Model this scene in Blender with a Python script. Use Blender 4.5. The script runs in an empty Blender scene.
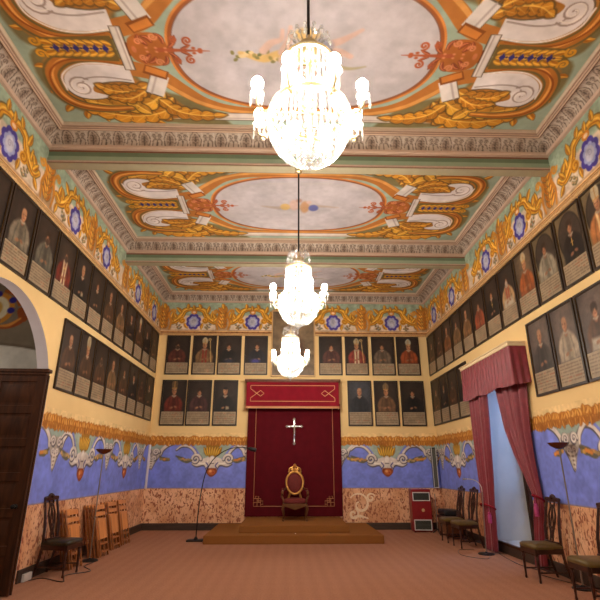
import bpy, bmesh, math, random
import numpy as np
from mathutils import Vector, Matrix
rnd = random.Random(7)
PI = math.pi
col = bpy.context.scene.collection
sc = bpy.context.scene

# ------------------------------------------------------------------ measures
XL, XR, D = -3.82, 4.22, 13.85
XC = 0.2
Y0 = -0.8
Z_MOLD, Z_CORN, Z_CEIL = 5.32, 6.36, 6.60
Z_DADO, Z_BASE = 1.02, 0.17

# ------------------------------------------------------------------ colour
def lin(c):
    c = np.asarray(c, float) / 255.0
    return np.where(c <= 0.04045, c / 12.92, ((c + 0.055) / 1.055) ** 2.4)
def L4(c):
    r = lin(c); return (float(r[0]), float(r[1]), float(r[2]), 1.0)

MATS = {}
def _new(name):
    m = bpy.data.materials.new(name); m.use_nodes = True
    nt = m.node_tree; b = nt.nodes['Principled BSDF']
    MATS[name] = m
    return m, nt, b
def plain(name, c, rough=0.6, metal=0.0, noise=0.12, scale=8.0, bump=0.0, spec=0.4):
    """one colour, gently mottled by a noise texture"""
    m, nt, b = _new(name)
    tc = nt.nodes.new('ShaderNodeTexCoord'); nz = nt.nodes.new('ShaderNodeTexNoise')
    nz.inputs['Scale'].default_value = scale; nz.inputs['Detail'].default_value = 4
    nt.links.new(tc.outputs['Object'], nz.inputs['Vector'])
    mx = nt.nodes.new('ShaderNodeMix'); mx.data_type = 'RGBA'
    base = np.asarray(c, float)
    mx.inputs[6].default_value = L4(np.clip(base * (1 - noise), 0, 255))
    mx.inputs[7].default_value = L4(np.clip(base * (1 + noise), 0, 255))
    nt.links.new(nz.outputs['Fac'], mx.inputs[0])
    nt.links.new(mx.outputs[2], b.inputs['Base Color'])
    b.inputs['Roughness'].default_value = rough; b.inputs['Metallic'].default_value = metal
    b.inputs['Specular IOR Level'].default_value = spec
    if bump:
        bp = nt.nodes.new('ShaderNodeBump'); bp.inputs['Strength'].default_value = bump
        bp.inputs['Distance'].default_value = 0.01
        nt.links.new(nz.outputs['Fac'], bp.inputs['Height']); nt.links.new(bp.outputs['Normal'], b.inputs['Normal'])
    return m
def wood(name, c1, c2, scale=(3, 30, 30), rough=0.45):
    m, nt, b = _new(name)
    tc = nt.nodes.new('ShaderNodeTexCoord'); mp = nt.nodes.new('ShaderNodeMapping')
    mp.inputs['Scale'].default_value = scale
    nz = nt.nodes.new('ShaderNodeTexNoise'); nz.inputs['Scale'].default_value = 1.0; nz.inputs['Detail'].default_value = 6
    nz.inputs['Distortion'].default_value = 0.6
    cr = nt.nodes.new('ShaderNodeValToRGB')
    cr.color_ramp.elements[0].position = 0.3; cr.color_ramp.elements[0].color = L4(c1)
    cr.color_ramp.elements[1].position = 0.7; cr.color_ramp.elements[1].color = L4(c2)
    nt.links.new(tc.outputs['Object'], mp.inputs['Vector']); nt.links.new(mp.outputs[0], nz.inputs['Vector'])
    nt.links.new(nz.outputs['Fac'], cr.inputs[0]); nt.links.new(cr.outputs[0], b.inputs['Base Color'])
    b.inputs['Roughness'].default_value = rough
    return m
def painted(name, rough=0.75, spec=0.25, amt=0.10):
    """mural paint: the colours brushed on (attribute) with a fine plaster mottling"""
    m, nt, b = _new(name)
    at = nt.nodes.new('ShaderNodeAttribute'); at.attribute_name = 'paint'
    tc = nt.nodes.new('ShaderNodeTexCoord'); nz = nt.nodes.new('ShaderNodeTexNoise')
    nz.inputs['Scale'].default_value = 14; nz.inputs['Detail'].default_value = 5
    nt.links.new(tc.outputs['Object'], nz.inputs['Vector'])
    mr = nt.nodes.new('ShaderNodeMapRange'); mr.inputs[3].default_value = 1 - amt; mr.inputs[4].default_value = 1 + amt
    nt.links.new(nz.outputs['Fac'], mr.inputs[0])
    mx = nt.nodes.new('ShaderNodeVectorMath'); mx.operation = 'MULTIPLY'
    nt.links.new(at.outputs['Color'], mx.inputs[0]); nt.links.new(mr.outputs[0], mx.inputs[1])
    nt.links.new(mx.outputs[0], b.inputs['Base Color'])
    b.inputs['Roughness'].default_value = rough; b.inputs['Specular IOR Level'].default_value = spec
    return m

M = {}
M['plaster'] = plain('cream_plaster', (228, 196, 138), 0.8, noise=0.04, scale=1.5, spec=0.2)
M['mural'] = painted('mural_paint')
M['canvas'] = painted('oil_paint', 0.42, 0.35, 0.06)
M['dark_frame'] = wood('black_brown_frame_wood', (26, 17, 12), (44, 29, 19), rough=0.4)
M['gilt'] = plain('dull_gilding', (192, 154, 104), 0.5, 0.15, 0.18, 30)
M['old_gilt'] = plain('tarnished_gilding', (104, 80, 48), 0.5, 0.2, 0.2, 30)
M['gold'] = plain('gold_leaf', (188, 138, 70), 0.32, 0.75, 0.15, 40)
M['bronze'] = plain('dark_gilt_bronze', (96, 62, 34), 0.38, 0.6, 0.3, 30)
M['silver'] = plain('polished_silver', (225, 225, 222), 0.22, 0.9, 0.05, 20)
M['brass'] = plain('chandelier_brass', (206, 184, 140), 0.28, 0.85, 0.08, 20)
M['iron'] = plain('black_iron', (22, 21, 22), 0.5, 0.4, 0.15, 20)
M['steel'] = plain('thin_grey_steel', (150, 140, 130), 0.35, 0.8, 0.06, 30)
M['black_plastic'] = plain('black_plastic', (20, 20, 22), 0.45, 0, 0.1, 30)
M['pink_stone'] = plain('pink_moulding', (184, 160, 142), 0.7, noise=0.06, scale=20)
M['green_paint'] = plain('sage_green_paint', (146, 164, 138), 0.7, noise=0.08, scale=4)
M['green_dark'] = plain('deep_sage_paint', (108, 126, 100), 0.7, noise=0.08, scale=4)
M['olive'] = plain('olive_cream_paint', (154, 146, 118), 0.7, noise=0.07, scale=6)
M['brown_line'] = plain('brown_red_line', (128, 84, 62), 0.7, noise=0.08, scale=12)
M['lilac'] = plain('lilac_grey_plaster', (212, 204, 208), 0.8, noise=0.05, scale=3)
M['white_plaster'] = plain('old_white_plaster', (205, 200, 192), 0.85, noise=0.07, scale=2.5)
M['grey_plaster'] = plain('grey_vault_plaster', (150, 134, 112), 0.85, noise=0.08, scale=2)
M['base'] = wood('dark_baseboard', (44, 32, 26), (70, 52, 40), rough=0.5)
M['mahogany'] = wood('dark_carved_walnut', (34, 15, 9), (66, 30, 17), (8, 8, 30), 0.32)
M['door_wood'] = wood('dark_door_walnut', (46, 23, 9), (76, 41, 18), (14, 14, 2.5), 0.6)
M['door_wood'].node_tree.nodes['Principled BSDF'].inputs['Specular IOR Level'].default_value = 0.2
M['green_leather'] = plain('dark_green_leather', (40, 34, 20), 0.38, noise=0.22, scale=14, bump=0.15)
M['olive_leather'] = plain('olive_brown_leather', (92, 74, 34), 0.4, noise=0.25, scale=12, bump=0.15)
M['beech'] = wood('orange_beech', (190, 118, 60), (222, 150, 86), (24, 24, 3), 0.42)
M['beech_dark'] = wood('brown_beech_edge', (132, 76, 36), (164, 100, 52), (24, 24, 3), 0.45)
M['red_velvet'] = plain('wine_red_velvet', (82, 10, 20), 0.9, noise=0.14, scale=5, spec=0.15)
M['red_bright'] = plain('crimson_velvet', (128, 20, 36), 0.85, noise=0.10, scale=6, spec=0.15)
M['red_dark'] = plain('dark_red_upholstery', (96, 26, 22), 0.8, noise=0.15, scale=20)
M['braid'] = plain('pale_gold_braid', (222, 178, 122), 0.6, noise=0.15, scale=60)
M['braid_dim'] = plain('worn_gold_braid', (186, 128, 84), 0.6, noise=0.15, scale=60)
M['cream_board'] = plain('cream_board', (222, 200, 158), 0.6, noise=0.04, scale=5)
M['cabinet_red'] = plain('red_lacquer', (128, 22, 24), 0.35, noise=0.08, scale=9)
M['grille'] = plain('grey_green_grille', (84, 84, 74), 0.6, 0.2, 0.3, 180)
M['white_trim'] = plain('white_trim', (206, 202, 196), 0.5, noise=0.03, scale=10)
M['amber_glass'] = plain('dark_amber_bowl', (92, 42, 20), 0.25, noise=0.2, scale=14)
M['wood_mid'] = wood('brown_bench_wood', (86, 48, 24), (118, 68, 36), (20, 20, 4), 0.45)
M['gold_carpet'] = plain('golden_brown_carpet', (136, 88, 44), 0.95, noise=0.09, scale=60, bump=0.2, spec=0.1)
M['tassel'] = plain('magenta_tassel', (168, 60, 110), 0.7, noise=0.2, scale=50)

def mat_crystal():
    m, nt, b = _new('cut_crystal')
    nt.nodes.remove(b); out = nt.nodes['Material Output']
    tr = nt.nodes.new('ShaderNodeBsdfTranslucent'); tr.inputs[0].default_value = (0.42, 0.42, 0.41, 1)
    gl = nt.nodes.new('ShaderNodeBsdfGlossy'); gl.inputs[0].default_value = (1, 1, 1, 1); gl.inputs['Roughness'].default_value = 0.15
    tp = nt.nodes.new('ShaderNodeBsdfTransparent'); tp.inputs[0].default_value = (0.97, 0.97, 0.96, 1)
    a = nt.nodes.new('ShaderNodeMixShader'); a.inputs[0].default_value = 0.35
    c = nt.nodes.new('ShaderNodeMixShader'); c.inputs[0].default_value = 0.55
    nt.links.new(tr.outputs[0], a.inputs[1]); nt.links.new(gl.outputs[0], a.inputs[2])
    nt.links.new(a.outputs[0], c.inputs[1]); nt.links.new(tp.outputs[0], c.inputs[2])
    nt.links.new(c.outputs[0], out.inputs[0])
    return m
M['crystal'] = mat_crystal()
def mat_emit(name, c, s):
    m, nt, b = _new(name)
    b.inputs['Base Color'].default_value = (0.9, 0.9, 0.88, 1)
    b.inputs['Emission Color'].default_value = c; b.inputs['Emission Strength'].default_value = s
    return m
BULB_STRENGTH = 400.0
M['bulb'] = mat_emit('lit_bulb_glass', (1.0, 0.90, 0.78, 1), BULB_STRENGTH)

def mat_marble():
    m, nt, b = _new('painted_brescia_marble')
    tc = nt.nodes.new('ShaderNodeTexCoord')
    n1 = nt.nodes.new('ShaderNodeTexNoise'); n1.inputs['Scale'].default_value = 2.2; n1.inputs['Detail'].default_value = 3
    mp = nt.nodes.new('ShaderNodeMapping'); mp.inputs['Rotation'].default_value = (0.6, 0.6, 0.6); mp.inputs['Scale'].default_value = (1, 1, 0.55)
    n2 = nt.nodes.new('ShaderNodeTexNoise'); n2.inputs['Scale'].default_value = 21; n2.inputs['Detail'].default_value = 2
    n2.inputs['Distortion'].default_value = 0.8
    for l in ((tc.outputs['Object'], n1.inputs['Vector']), (tc.outputs['Object'], mp.inputs['Vector']), (mp.outputs[0], n2.inputs['Vector'])): nt.links.new(*l)
    ra = nt.nodes.new('ShaderNodeValToRGB'); ra.color_ramp.elements[0].color = L4((208, 148, 104)); ra.color_ramp.elements[1].color = L4((234, 186, 146))
    ra.color_ramp.elements[0].position = 0.35; ra.color_ramp.elements[1].position = 0.65
    rb = nt.nodes.new('ShaderNodeValToRGB'); rb.color_ramp.elements[0].color = (1, 1, 1, 1); rb.color_ramp.elements[1].color = (0, 0, 0, 1)
    rb.color_ramp.elements[0].position = 0.40; rb.color_ramp.elements[1].position = 0.47
    nt.links.new(n1.outputs['Fac'], ra.inputs[0]); nt.links.new(n2.outputs['Fac'], rb.inputs[0])
    mx = nt.nodes.new('ShaderNodeMix'); mx.data_type = 'RGBA'; mx.inputs[7].default_value = L4((150, 82, 52))
    nt.links.new(rb.outputs[0], mx.inputs[0]); nt.links.new(ra.outputs[0], mx.inputs[6]); nt.links.new(mx.outputs[2], b.inputs['Base Color'])
    b.inputs['Roughness'].default_value = 0.6
    return m
M['marble'] = mat_marble()

def mat_carpet():
    m, nt, b = _new('rose_brown_carpet')
    tc = nt.nodes.new('ShaderNodeTexCoord')
    w = nt.nodes.new('ShaderNodeTexWave'); w.wave_type = 'BANDS'; w.bands_direction = 'X'; w.inputs['Scale'].default_value = 1.6
    w.inputs['Distortion'].default_value = 1.2; w.inputs['Detail'].default_value = 2
    w2 = nt.nodes.new('ShaderNodeTexWave'); w2.bands_direction = 'Y'; w2.inputs['Scale'].default_value = 0.9; w2.inputs['Distortion'].default_value = 0.6
    nz = nt.nodes.new('ShaderNodeTexNoise'); nz.inputs['Scale'].default_value = 45; nz.inputs['Detail'].default_value = 3
    for n in (w, w2, nz): nt.links.new(tc.outputs['Object'], n.inputs['Vector'])
    a1 = nt.nodes.new('ShaderNodeMath'); a1.operation = 'MULTIPLY_ADD'; a1.inputs[1].default_value = 0.09
    nt.links.new(w.outputs['Fac'], a1.inputs[0])
    a0 = nt.nodes.new('ShaderNodeMath'); a0.operation = 'MULTIPLY_ADD'; a0.inputs[1].default_value = 0.03
    nt.links.new(w2.outputs['Fac'], a0.inputs[0]); nt.links.new(nz.outputs['Fac'], a0.inputs[2]); nt.links.new(a0.outputs[0], a1.inputs[2])
    cr = nt.nodes.new('ShaderNodeValToRGB')
    cr.color_ramp.elements[0].position = 0.3; cr.color_ramp.elements[0].color = L4((146, 100, 78))
    cr.color_ramp.elements[1].position = 0.9; cr.color_ramp.elements[1].color = L4((180, 130, 102))
    nt.links.new(a1.outputs[0], cr.inputs[0]); nt.links.new(cr.outputs[0], b.inputs['Base Color'])
    b.inputs['Roughness'].default_value = 0.95; b.inputs['Specular IOR Level'].default_value = 0.1
    return m
M['carpet'] = mat_carpet()
def mat_damask():
    m, nt, b = _new('crimson_damask')
    tc = nt.nodes.new('ShaderNodeTexCoord'); v = nt.nodes.new('ShaderNodeTexVoronoi'); v.inputs['Scale'].default_value = 9
    nt.links.new(tc.outputs['Object'], v.inputs['Vector'])
    cr = nt.nodes.new('ShaderNodeValToRGB'); cr.color_ramp.elements[0].color = L4((134, 34, 48)); cr.color_ramp.elements[1].color = L4((120, 26, 40))
    cr.color_ramp.elements[1].position = 0.6
    nt.links.new(v.outputs['Distance'], cr.inputs[0]); nt.links.new(cr.outputs[0], b.inputs['Base Color'])
    b.inputs['Roughness'].default_value = 0.55; b.inputs['Sheen Weight'].default_value = 0.3
    return m
M['damask'] = mat_damask()
def mat_glass():
    m, nt, b = _new('window_glass')
    b.inputs['Transmission Weight'].default_value = 1; b.inputs['Roughness'].default_value = 0.02; b.inputs['IOR'].default_value = 1.1
    return m
M['glass'] = mat_glass()

# ------------------------------------------------------------------ painter
def vnoise(nv, nu, cell, seed):
    r = np.random.RandomState(seed); gy, gx = int(nv / cell) + 3, int(nu / cell) + 3
    g = r.rand(gy, gx); y = np.arange(nv) / cell; x = np.arange(nu) / cell
    y0 = y.astype(int); x0 = x.astype(int); fy = (y - y0)[:, None]; fx = (x - x0)[None, :]
    fy = fy * fy * (3 - 2 * fy); fx = fx * fx * (3 - 2 * fx)
    return (g[y0][:, x0] * (1 - fy) * (1 - fx) + g[y0 + 1][:, x0] * fy * (1 - fx)
            + g[y0][:, x0 + 1] * (1 - fy) * fx + g[y0 + 1][:, x0 + 1] * fy * fx)

class Canvas:
    """a painting surface in metres; colours are sRGB 0..255"""
    def __init__(s, u0, u1, v0, v1, res, bg):
        s.nu = max(2, int(round((u1 - u0) / res)) + 1); s.nv = max(2, int(round((v1 - v0) / res)) + 1)
        s.u = np.linspace(u0, u1, s.nu); s.v = np.linspace(v0, v1, s.nv); s.res = res
        s.img = np.zeros((s.nv, s.nu, 3)) + np.asarray(bg, float)
    def _box(s, a, b, c, d):
        i0, i1 = np.searchsorted(s.u, a - 2 * s.res), np.searchsorted(s.u, b + 2 * s.res)
        j0, j1 = np.searchsorted(s.v, c - 2 * s.res), np.searchsorted(s.v, d + 2 * s.res)
        if i1 <= i0 or j1 <= j0: return None
        return slice(j0, j1), slice(i0, i1)
    def _put(s, b, al, c):
        al = np.clip(al, 0, 1)[..., None]
        s.img[b] = s.img[b] * (1 - al) + np.asarray(c, float) * al
    def ell(s, cu, cv, ru, rv, c, rot=0.0, soft=None, a=1.0):
        R = max(ru, rv) * (1.3 if soft else 1.0); b = s._box(cu - R, cu + R, cv - R, cv + R)
        if b is None: return
        U, V = np.meshgrid(s.u[b[1]] - cu, s.v[b[0]] - cv); k, q = math.cos(rot), math.sin(rot)
        x, y = k * U + q * V, -q * U + k * V
        d = (np.sqrt((x / ru) ** 2 + (y / rv) ** 2) - 1) * min(ru, rv)
        s._put(b, a * np.clip(0.5 - d / (soft or s.res), 0, 1), c)
    def poly(s, pts, c, soft=None, a=1.0):
        P = np.asarray(pts, float); b = s._box(P[:, 0].min(), P[:, 0].max(), P[:, 1].min(), P[:, 1].max())
        if b is None: return
        U, V = np.meshgrid(s.u[b[1]], s.v[b[0]]); ins = np.zeros(U.shape, bool); dm = np.full(U.shape, 9e9)
        for i in range(len(P)):
            p, q = P[i], P[(i + 1) % len(P)]; e = q - p
            wx, wy = U - p[0], V - p[1]; t = np.clip((wx * e[0] + wy * e[1]) / (e @ e + 1e-12), 0, 1)
            dm = np.minimum(dm, (wx - t * e[0]) ** 2 + (wy - t * e[1]) ** 2)
            if abs(e[1]) > 1e-12:
                cr = ((p[1] > V) != (q[1] > V)) & (U < e[0] * (V - p[1]) / e[1] + p[0]); ins ^= cr
        d = np.sqrt(dm); d = np.where(ins, -d, d)
        s._put(b, a * np.clip(0.5 - d / (soft or s.res), 0, 1), c)
    def stroke(s, pts, w, c, a=1.0, soft=None):
        P = np.asarray(pts, float); n = len(P); W = np.full(n, w) if np.isscalar(w) else np.interp(np.linspace(0, 1, n), np.linspace(0, 1, len(w)), w)
        wm = W.max(); b = s._box(P[:, 0].min() - wm, P[:, 0].max() + wm, P[:, 1].min() - wm, P[:, 1].max() + wm)
        if b is None: return
        U, V = np.meshgrid(s.u[b[1]], s.v[b[0]]); best = np.full(U.shape, 9e9)
        for i in range(n - 1):
            p, q = P[i], P[i + 1]; e = q - p; wx, wy = U - p[0], V - p[1]
            t = np.clip((wx * e[0] + wy * e[1]) / (e @ e + 1e-12), 0, 1)
            best = np.minimum(best, np.hypot(wx - t * e[0], wy - t * e[1]) - (W[i] + t * (W[i + 1] - W[i])) / 2)
        s._put(b, a * np.clip(0.5 - best / (soft or s.res), 0, 1), c)
    def mottle(s, amt, cell, seed):
        n = vnoise(s.nv, s.nu, cell / s.res, seed) * 0.6 + vnoise(s.nv, s.nu, cell / s.res / 3, seed + 1) * 0.4
        s.img = np.clip(s.img * (1 + amt * (n[..., None] - 0.5) * 2), 0, 255)

def smooth(pts, n=6):
    """Catmull-Rom through the points"""
    P = [np.asarray(p, float) for p in pts]; P = [2 * P[0] - P[1]] + P + [2 * P[-1] - P[-2]]; out = []
    for i in range(1, len(P) - 2):
        for k in range(n):
            t = k / n
            out.append(0.5 * (2 * P[i] + (P[i + 1] - P[i - 1]) * t + (2 * P[i - 1] - 5 * P[i] + 4 * P[i + 1] - P[i + 2]) * t * t
                              + (3 * P[i] - P[i - 1] - 3 * P[i + 1] + P[i + 2]) * t ** 3))
    out.append(P[-2]); return np.array(out)
def spiral(c, r0, r1, a0, turns, n=26):
    t = np.linspace(0, 1, n); a = a0 + turns * 2 * PI * t; r = r0 + (r1 - r0) * t
    return np.stack([c[0] + r * np.cos(a), c[1] + r * np.sin(a)], 1)

def acanthus(cv, path, W, n, c=(200, 140, 42), lo=(136, 80, 26), hi=(232, 184, 84), out=(96, 72, 36)):
    """a long serrated leaf that curls along a path"""
    P = smooth(path, 14); N = len(P); t = np.linspace(0, 1, N); T = np.gradient(P, axis=0); T /= np.linalg.norm(T, axis=1)[:, None] + 1e-9
    Nn = np.stack([-T[:, 1], T[:, 0]], 1); prof = np.sin(PI * np.clip(t * .86 + .14, 0, 1)) ** .7 * W
    saw = (t * n) % 1.0; w = prof * (.3 + .85 * np.sin(PI * saw ** .8)); fwd = prof * .7 * saw
    left = P + Nn * w[:, None] + T * fwd[:, None]; right = P - Nn * w[:, None] + T * fwd[:, None]
    body = np.concatenate([left, right[::-1]])
    cv.stroke(np.concatenate([body, body[:1]]), .05, out, .85, soft=.02); cv.poly(body, c); cv.poly(np.concatenate([P, right[::-1]]), lo, soft=.03, a=.5)
    for k in range(n):
        i = min(N - 1, int((k + .05) / n * N)); j = min(N - 1, int((k + .6) / n * N))
        cv.stroke([P[i], P[j] + Nn[j] * w[j] * .8 + T[j] * fwd[j]], [.012, .022, .008], hi, .9); cv.stroke([P[i], P[j] - Nn[j] * w[j] * .8 + T[j] * fwd[j]], [.01, .018, .006], hi, .55)
        m = min(N - 1, int((k + 1) / n * N)); cv.stroke([P[m], P[m] + Nn[m] * prof[m] * .6], .012, lo, .8); cv.stroke([P[m], P[m] - Nn[m] * prof[m] * .6], .012, out, .7)
    cv.stroke(P, [.03, .022, .008], hi)

GOLD = (206, 146, 40); GOLD_HI = (236, 186, 78); GOLD_LO = (150, 88, 24); ORANGE = (180, 112, 42); OUT = (112, 92, 52)
def leaf(cv, p, ang, ln, wd, c=GOLD, lo=GOLD_LO, hi=GOLD_HI, bend=0.35, out=OUT):
    """one acanthus lobe: dark outline, gold body, shaded belly, light vein"""
    t = np.linspace(0, 1, 7); a = ang + bend * t * 1.2; dx = np.cumsum(np.cos(a)) * ln / 7; dy = np.cumsum(np.sin(a)) * ln / 7
    pts = np.stack([p[0] + dx, p[1] + dy], 1); prof = [wd * 0.35, wd, wd * 1.05, wd * 0.7, wd * 0.12]
    cv.stroke(pts, [x + wd * 0.28 for x in prof], out, 0.9)
    cv.stroke(pts, prof, c)
    off = np.array([-math.sin(ang), math.cos(ang)]) * wd * 0.22
    cv.stroke(pts - off, [x * 0.38 for x in prof], lo, 0.75)
    cv.stroke(pts + off * 0.8, [x * 0.22 for x in prof], hi, 0.9)
def spray(cv, path, ln, wd, step, r, spread=0.9, c=GOLD, stem=True):
    """leaves along both sides of a stem"""
    P = smooth(path, 8); seg = np.hypot(*np.diff(P, axis=0).T); L = np.concatenate([[0], np.cumsum(seg)])
    tot = L[-1]; n = max(2, int(tot / step))
    if stem: cv.stroke(P, [wd * 0.7, wd * 0.3], OUT); cv.stroke(P, [wd * 0.45, wd * 0.2], ORANGE)
    for k in range(n):
        d = tot * (k + 0.3) / n; i = min(np.searchsorted(L, d), len(P) - 1); i = max(i, 1)
        a = math.atan2(*(P[i] - P[i - 1])[::-1]); f = 1 - 0.45 * k / n
        for sgn in ((1, -1) if k % 2 else (-1, 1)):
            cc = c if c is not GOLD else r.choice([GOLD, (188, 122, 34), (220, 166, 58), (200, 136, 38)])
            leaf(cv, P[i], a + sgn * (spread + r.uniform(-.25, .25)), ln * f * r.uniform(.75, 1.2), wd * f * r.uniform(.85, 1.15), cc, bend=-sgn * 0.6)
    leaf(cv, P[-1], math.atan2(*(P[-1] - P[-2])[::-1]), ln * 0.8, wd * 0.8, c)

# ------------------------------------------------------------------ mesh helpers
def link(o, parent=None):
    col.objects.link(o)
    if parent is not None: o.parent = parent
    return o
def tag(o, label=None, cat=None, group=None, kind=None):
    if label: o['label'] = label
    if cat: o['category'] = cat
    if group: o['group'] = group
    if kind: o['kind'] = kind
    return o
def thing(name, label, cat, loc=(0, 0, 0), rz=0.0, group=None):
    o = bpy.data.objects.new(name, None); o.empty_display_size = 0.1
    o.location = loc; o.rotation_euler = (0, 0, rz); col.objects.link(o)
    return tag(o, label, cat, group)
def copy_tree(o, parent=None):
    c = o.copy(); col.objects.link(c)
    if parent is not None: c.parent = parent
    for ch in list(o.children): copy_tree(ch, c)
    return c

class MB:
    def __init__(s): s.v = []; s.f = []; s.m = []; s.c = None; s.sm = []
    def add(s, vs, fs, m=0, sm=True):
        b = len(s.v); s.v += [tuple(map(float, v)) for v in vs]
        for f in fs: s.f.append(tuple(b + i for i in f)); s.m.append(m); s.sm.append(sm)
    def box(s, x0, x1, y0, y1, z0, z1, m=0, T=None):
        vs = [Vector((x, y, z)) for z in (z0, z1) for y in (y0, y1) for x in (x0, x1)]
        if T is not None: vs = [T @ v for v in vs]
        s.add(vs, [(0, 2, 3, 1), (4, 5, 7, 6), (0, 1, 5, 4), (2, 6, 7, 3), (0, 4, 6, 2), (1, 3, 7, 5)], m, False)
    def tube(s, pts, r, seg=8, m=0, closed=False, flat=1.0, cap=True):
        P = [Vector([float(q) for q in p]) for p in pts]; n = len(P); R = [float(r)] * n if np.isscalar(r) else [float(q) for q in np.interp(np.linspace(0, 1, n), np.linspace(0, 1, len(r)), r)]
        vs = []; up = None
        for i in range(n):
            t = (P[(i + 1) % n] - P[i - 1]) if closed else (P[min(i + 1, n - 1)] - P[max(i - 1, 0)])
            t.normalize()
            if up is None:
                up = Vector((0, 0, 1)) if abs(t.z) < 0.9 else Vector((1, 0, 0))
            a = t.cross(up)
            if a.length < 1e-6: a = t.orthogonal()
            a.normalize(); b = a.cross(t).normalized(); up = b
            for k in range(seg):
                an = 2 * PI * k / seg; vs.append(P[i] + R[i] * (math.cos(an) * a + flat * math.sin(an) * b))
        fs = []
        for i in range(n if closed else n - 1):
            j = (i + 1) % n
            for k in range(seg):
                q = (k + 1) % seg; fs.append((i * seg + k, i * seg + q, j * seg + q, j * seg + k))
        if cap and not closed: fs.append(tuple(range(seg - 1, -1, -1))); fs.append(tuple((n - 1) * seg + k for k in range(seg)))
        s.add(vs, fs, m)
    def lathe(s, prof, seg=20, c=(0, 0, 0), m=0, T=None):
        vs = []; fs = []; n = len(prof)
        for r, z in prof:
            for k in range(seg):
                a = 2 * PI * k / seg; v = Vector((c[0] + r * math.cos(a), c[1] + r * math.sin(a), c[2] + z)); vs.append(T @ v if T is not None else v)
        for i in range(n - 1):
            for k in range(seg):
                q = (k + 1) % seg; fs.append((i * seg + k, i * seg + q, (i + 1) * seg + q, (i + 1) * seg + k))
        fs.append(tuple(range(seg - 1, -1, -1))); fs.append(tuple((n - 1) * seg + k for k in range(seg)))
        s.add(vs, fs, m)
    def ball(s, c, r, seg=8, rings=6, m=0, sz=1.0):
        prof = [(max(1e-4, r * math.sin(PI * i / rings)), -r * sz * math.cos(PI * i / rings)) for i in range(rings + 1)]
        s.lathe(prof, seg, c, m)
    def prism(s, poly, a0, a1, axis='y', m=0, T=None):
        """polygon extruded between a0 and a1 along an axis; poly holds the other two coordinates in order"""
        def P(p, a):
            v = {'x': (a, p[0], p[1]), 'y': (p[0], a, p[1]), 'z': (p[0], p[1], a)}[axis]; v = Vector(v)
            return T @ v if T is not None else v
        n = len(poly); vs = [P(p, a0) for p in poly] + [P(p, a1) for p in poly]
        fs = [tuple(range(n - 1, -1, -1)), tuple(range(n, 2 * n))] + [(i, (i + 1) % n, n + (i + 1) % n, n + i) for i in range(n)]
        s.add(vs, fs, m, False)
    def build(s, name, mats, parent=None, bevel=0.0, loc=None, rot=None, angle=40):
        me = bpy.data.meshes.new(name); me.from_pydata(s.v, [], s.f)
        for m in (mats if isinstance(mats, (list, tuple)) else [mats]): me.materials.append(m)
        me.polygons.foreach_set('material_index', s.m); me.polygons.foreach_set('use_smooth', s.sm)
        bm = bmesh.new(); bm.from_mesh(me); bmesh.ops.recalc_face_normals(bm, faces=bm.faces); bm.to_mesh(me); bm.free()
        me.set_sharp_from_angle(angle=math.radians(angle)); me.update()
        o = bpy.data.objects.new(name, me); link(o, parent)
        if loc: o.location = loc
        if rot: o.rotation_euler = rot
        if bevel:
            b = o.modifiers.new('soft_edges', 'BEVEL'); b.width = bevel; b.segments = 2; b.limit_method = 'ANGLE'
        return o

class GridMesh:
    """patches of painted grid (each vertex carries a paint colour) joined into one mesh, plus plain faces"""
    def __init__(s): s.V = []; s.F = []; s.C = []; s.mi = []; s.n = 0; s.ng = []
    def grid(s, pos, colr, m, keep=None):
        nv, nu = pos.shape[:2]; idx = np.arange(nv * nu).reshape(nv, nu) + s.n
        q = np.stack([idx[:-1, :-1], idx[:-1, 1:], idx[1:, 1:], idx[1:, :-1]], -1)
        if keep is not None: q = q[keep]
        q = q.reshape(-1, 4)
        s.V.append(pos.reshape(-1, 3)); s.C.append(lin(colr.reshape(-1, 3))); s.F.append(q); s.mi.append(np.full(len(q), m)); s.n += nv * nu
    def quad(s, a, b, c, d, m):
        s.V.append(np.array([a, b, c, d], float)); s.C.append(np.full((4, 3), .5)); s.F.append(np.arange(4)[None] + s.n); s.mi.append(np.array([m])); s.n += 4
    def build(s, name, mats, parent=None, smooth=False):
        V = np.concatenate(s.V); F = np.concatenate(s.F); C = np.concatenate(s.C); mi = np.concatenate(s.mi)
        me = bpy.data.meshes.new(name); me.vertices.add(len(V)); me.vertices.foreach_set('co', V.ravel())
        me.loops.add(F.size); me.loops.foreach_set('vertex_index', F.ravel().astype(np.int32))
        me.polygons.add(len(F)); me.polygons.foreach_set('loop_start', (np.arange(len(F)) * 4).astype(np.int32))
        me.polygons.foreach_set('material_index', mi.astype(np.int32)); me.polygons.foreach_set('use_smooth', np.full(len(F), smooth))
        for m in mats: me.materials.append(m)
        me.update(calc_edges=True)
        at = me.color_attributes.new('paint', 'FLOAT_COLOR', 'POINT')
        at.data.foreach_set('color', np.concatenate([C, np.ones((len(C), 1))], 1).ravel().astype(np.float32))
        o = bpy.data.objects.new(name, me); link(o, parent); return o
def plane_pos(cv, fn):
    U, V = np.meshgrid(cv.u, cv.v); x, y, z = fn(U, V)
    return np.stack([np.broadcast_to(a, U.shape) for a in (x, y, z)], -1).astype(float)

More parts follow.
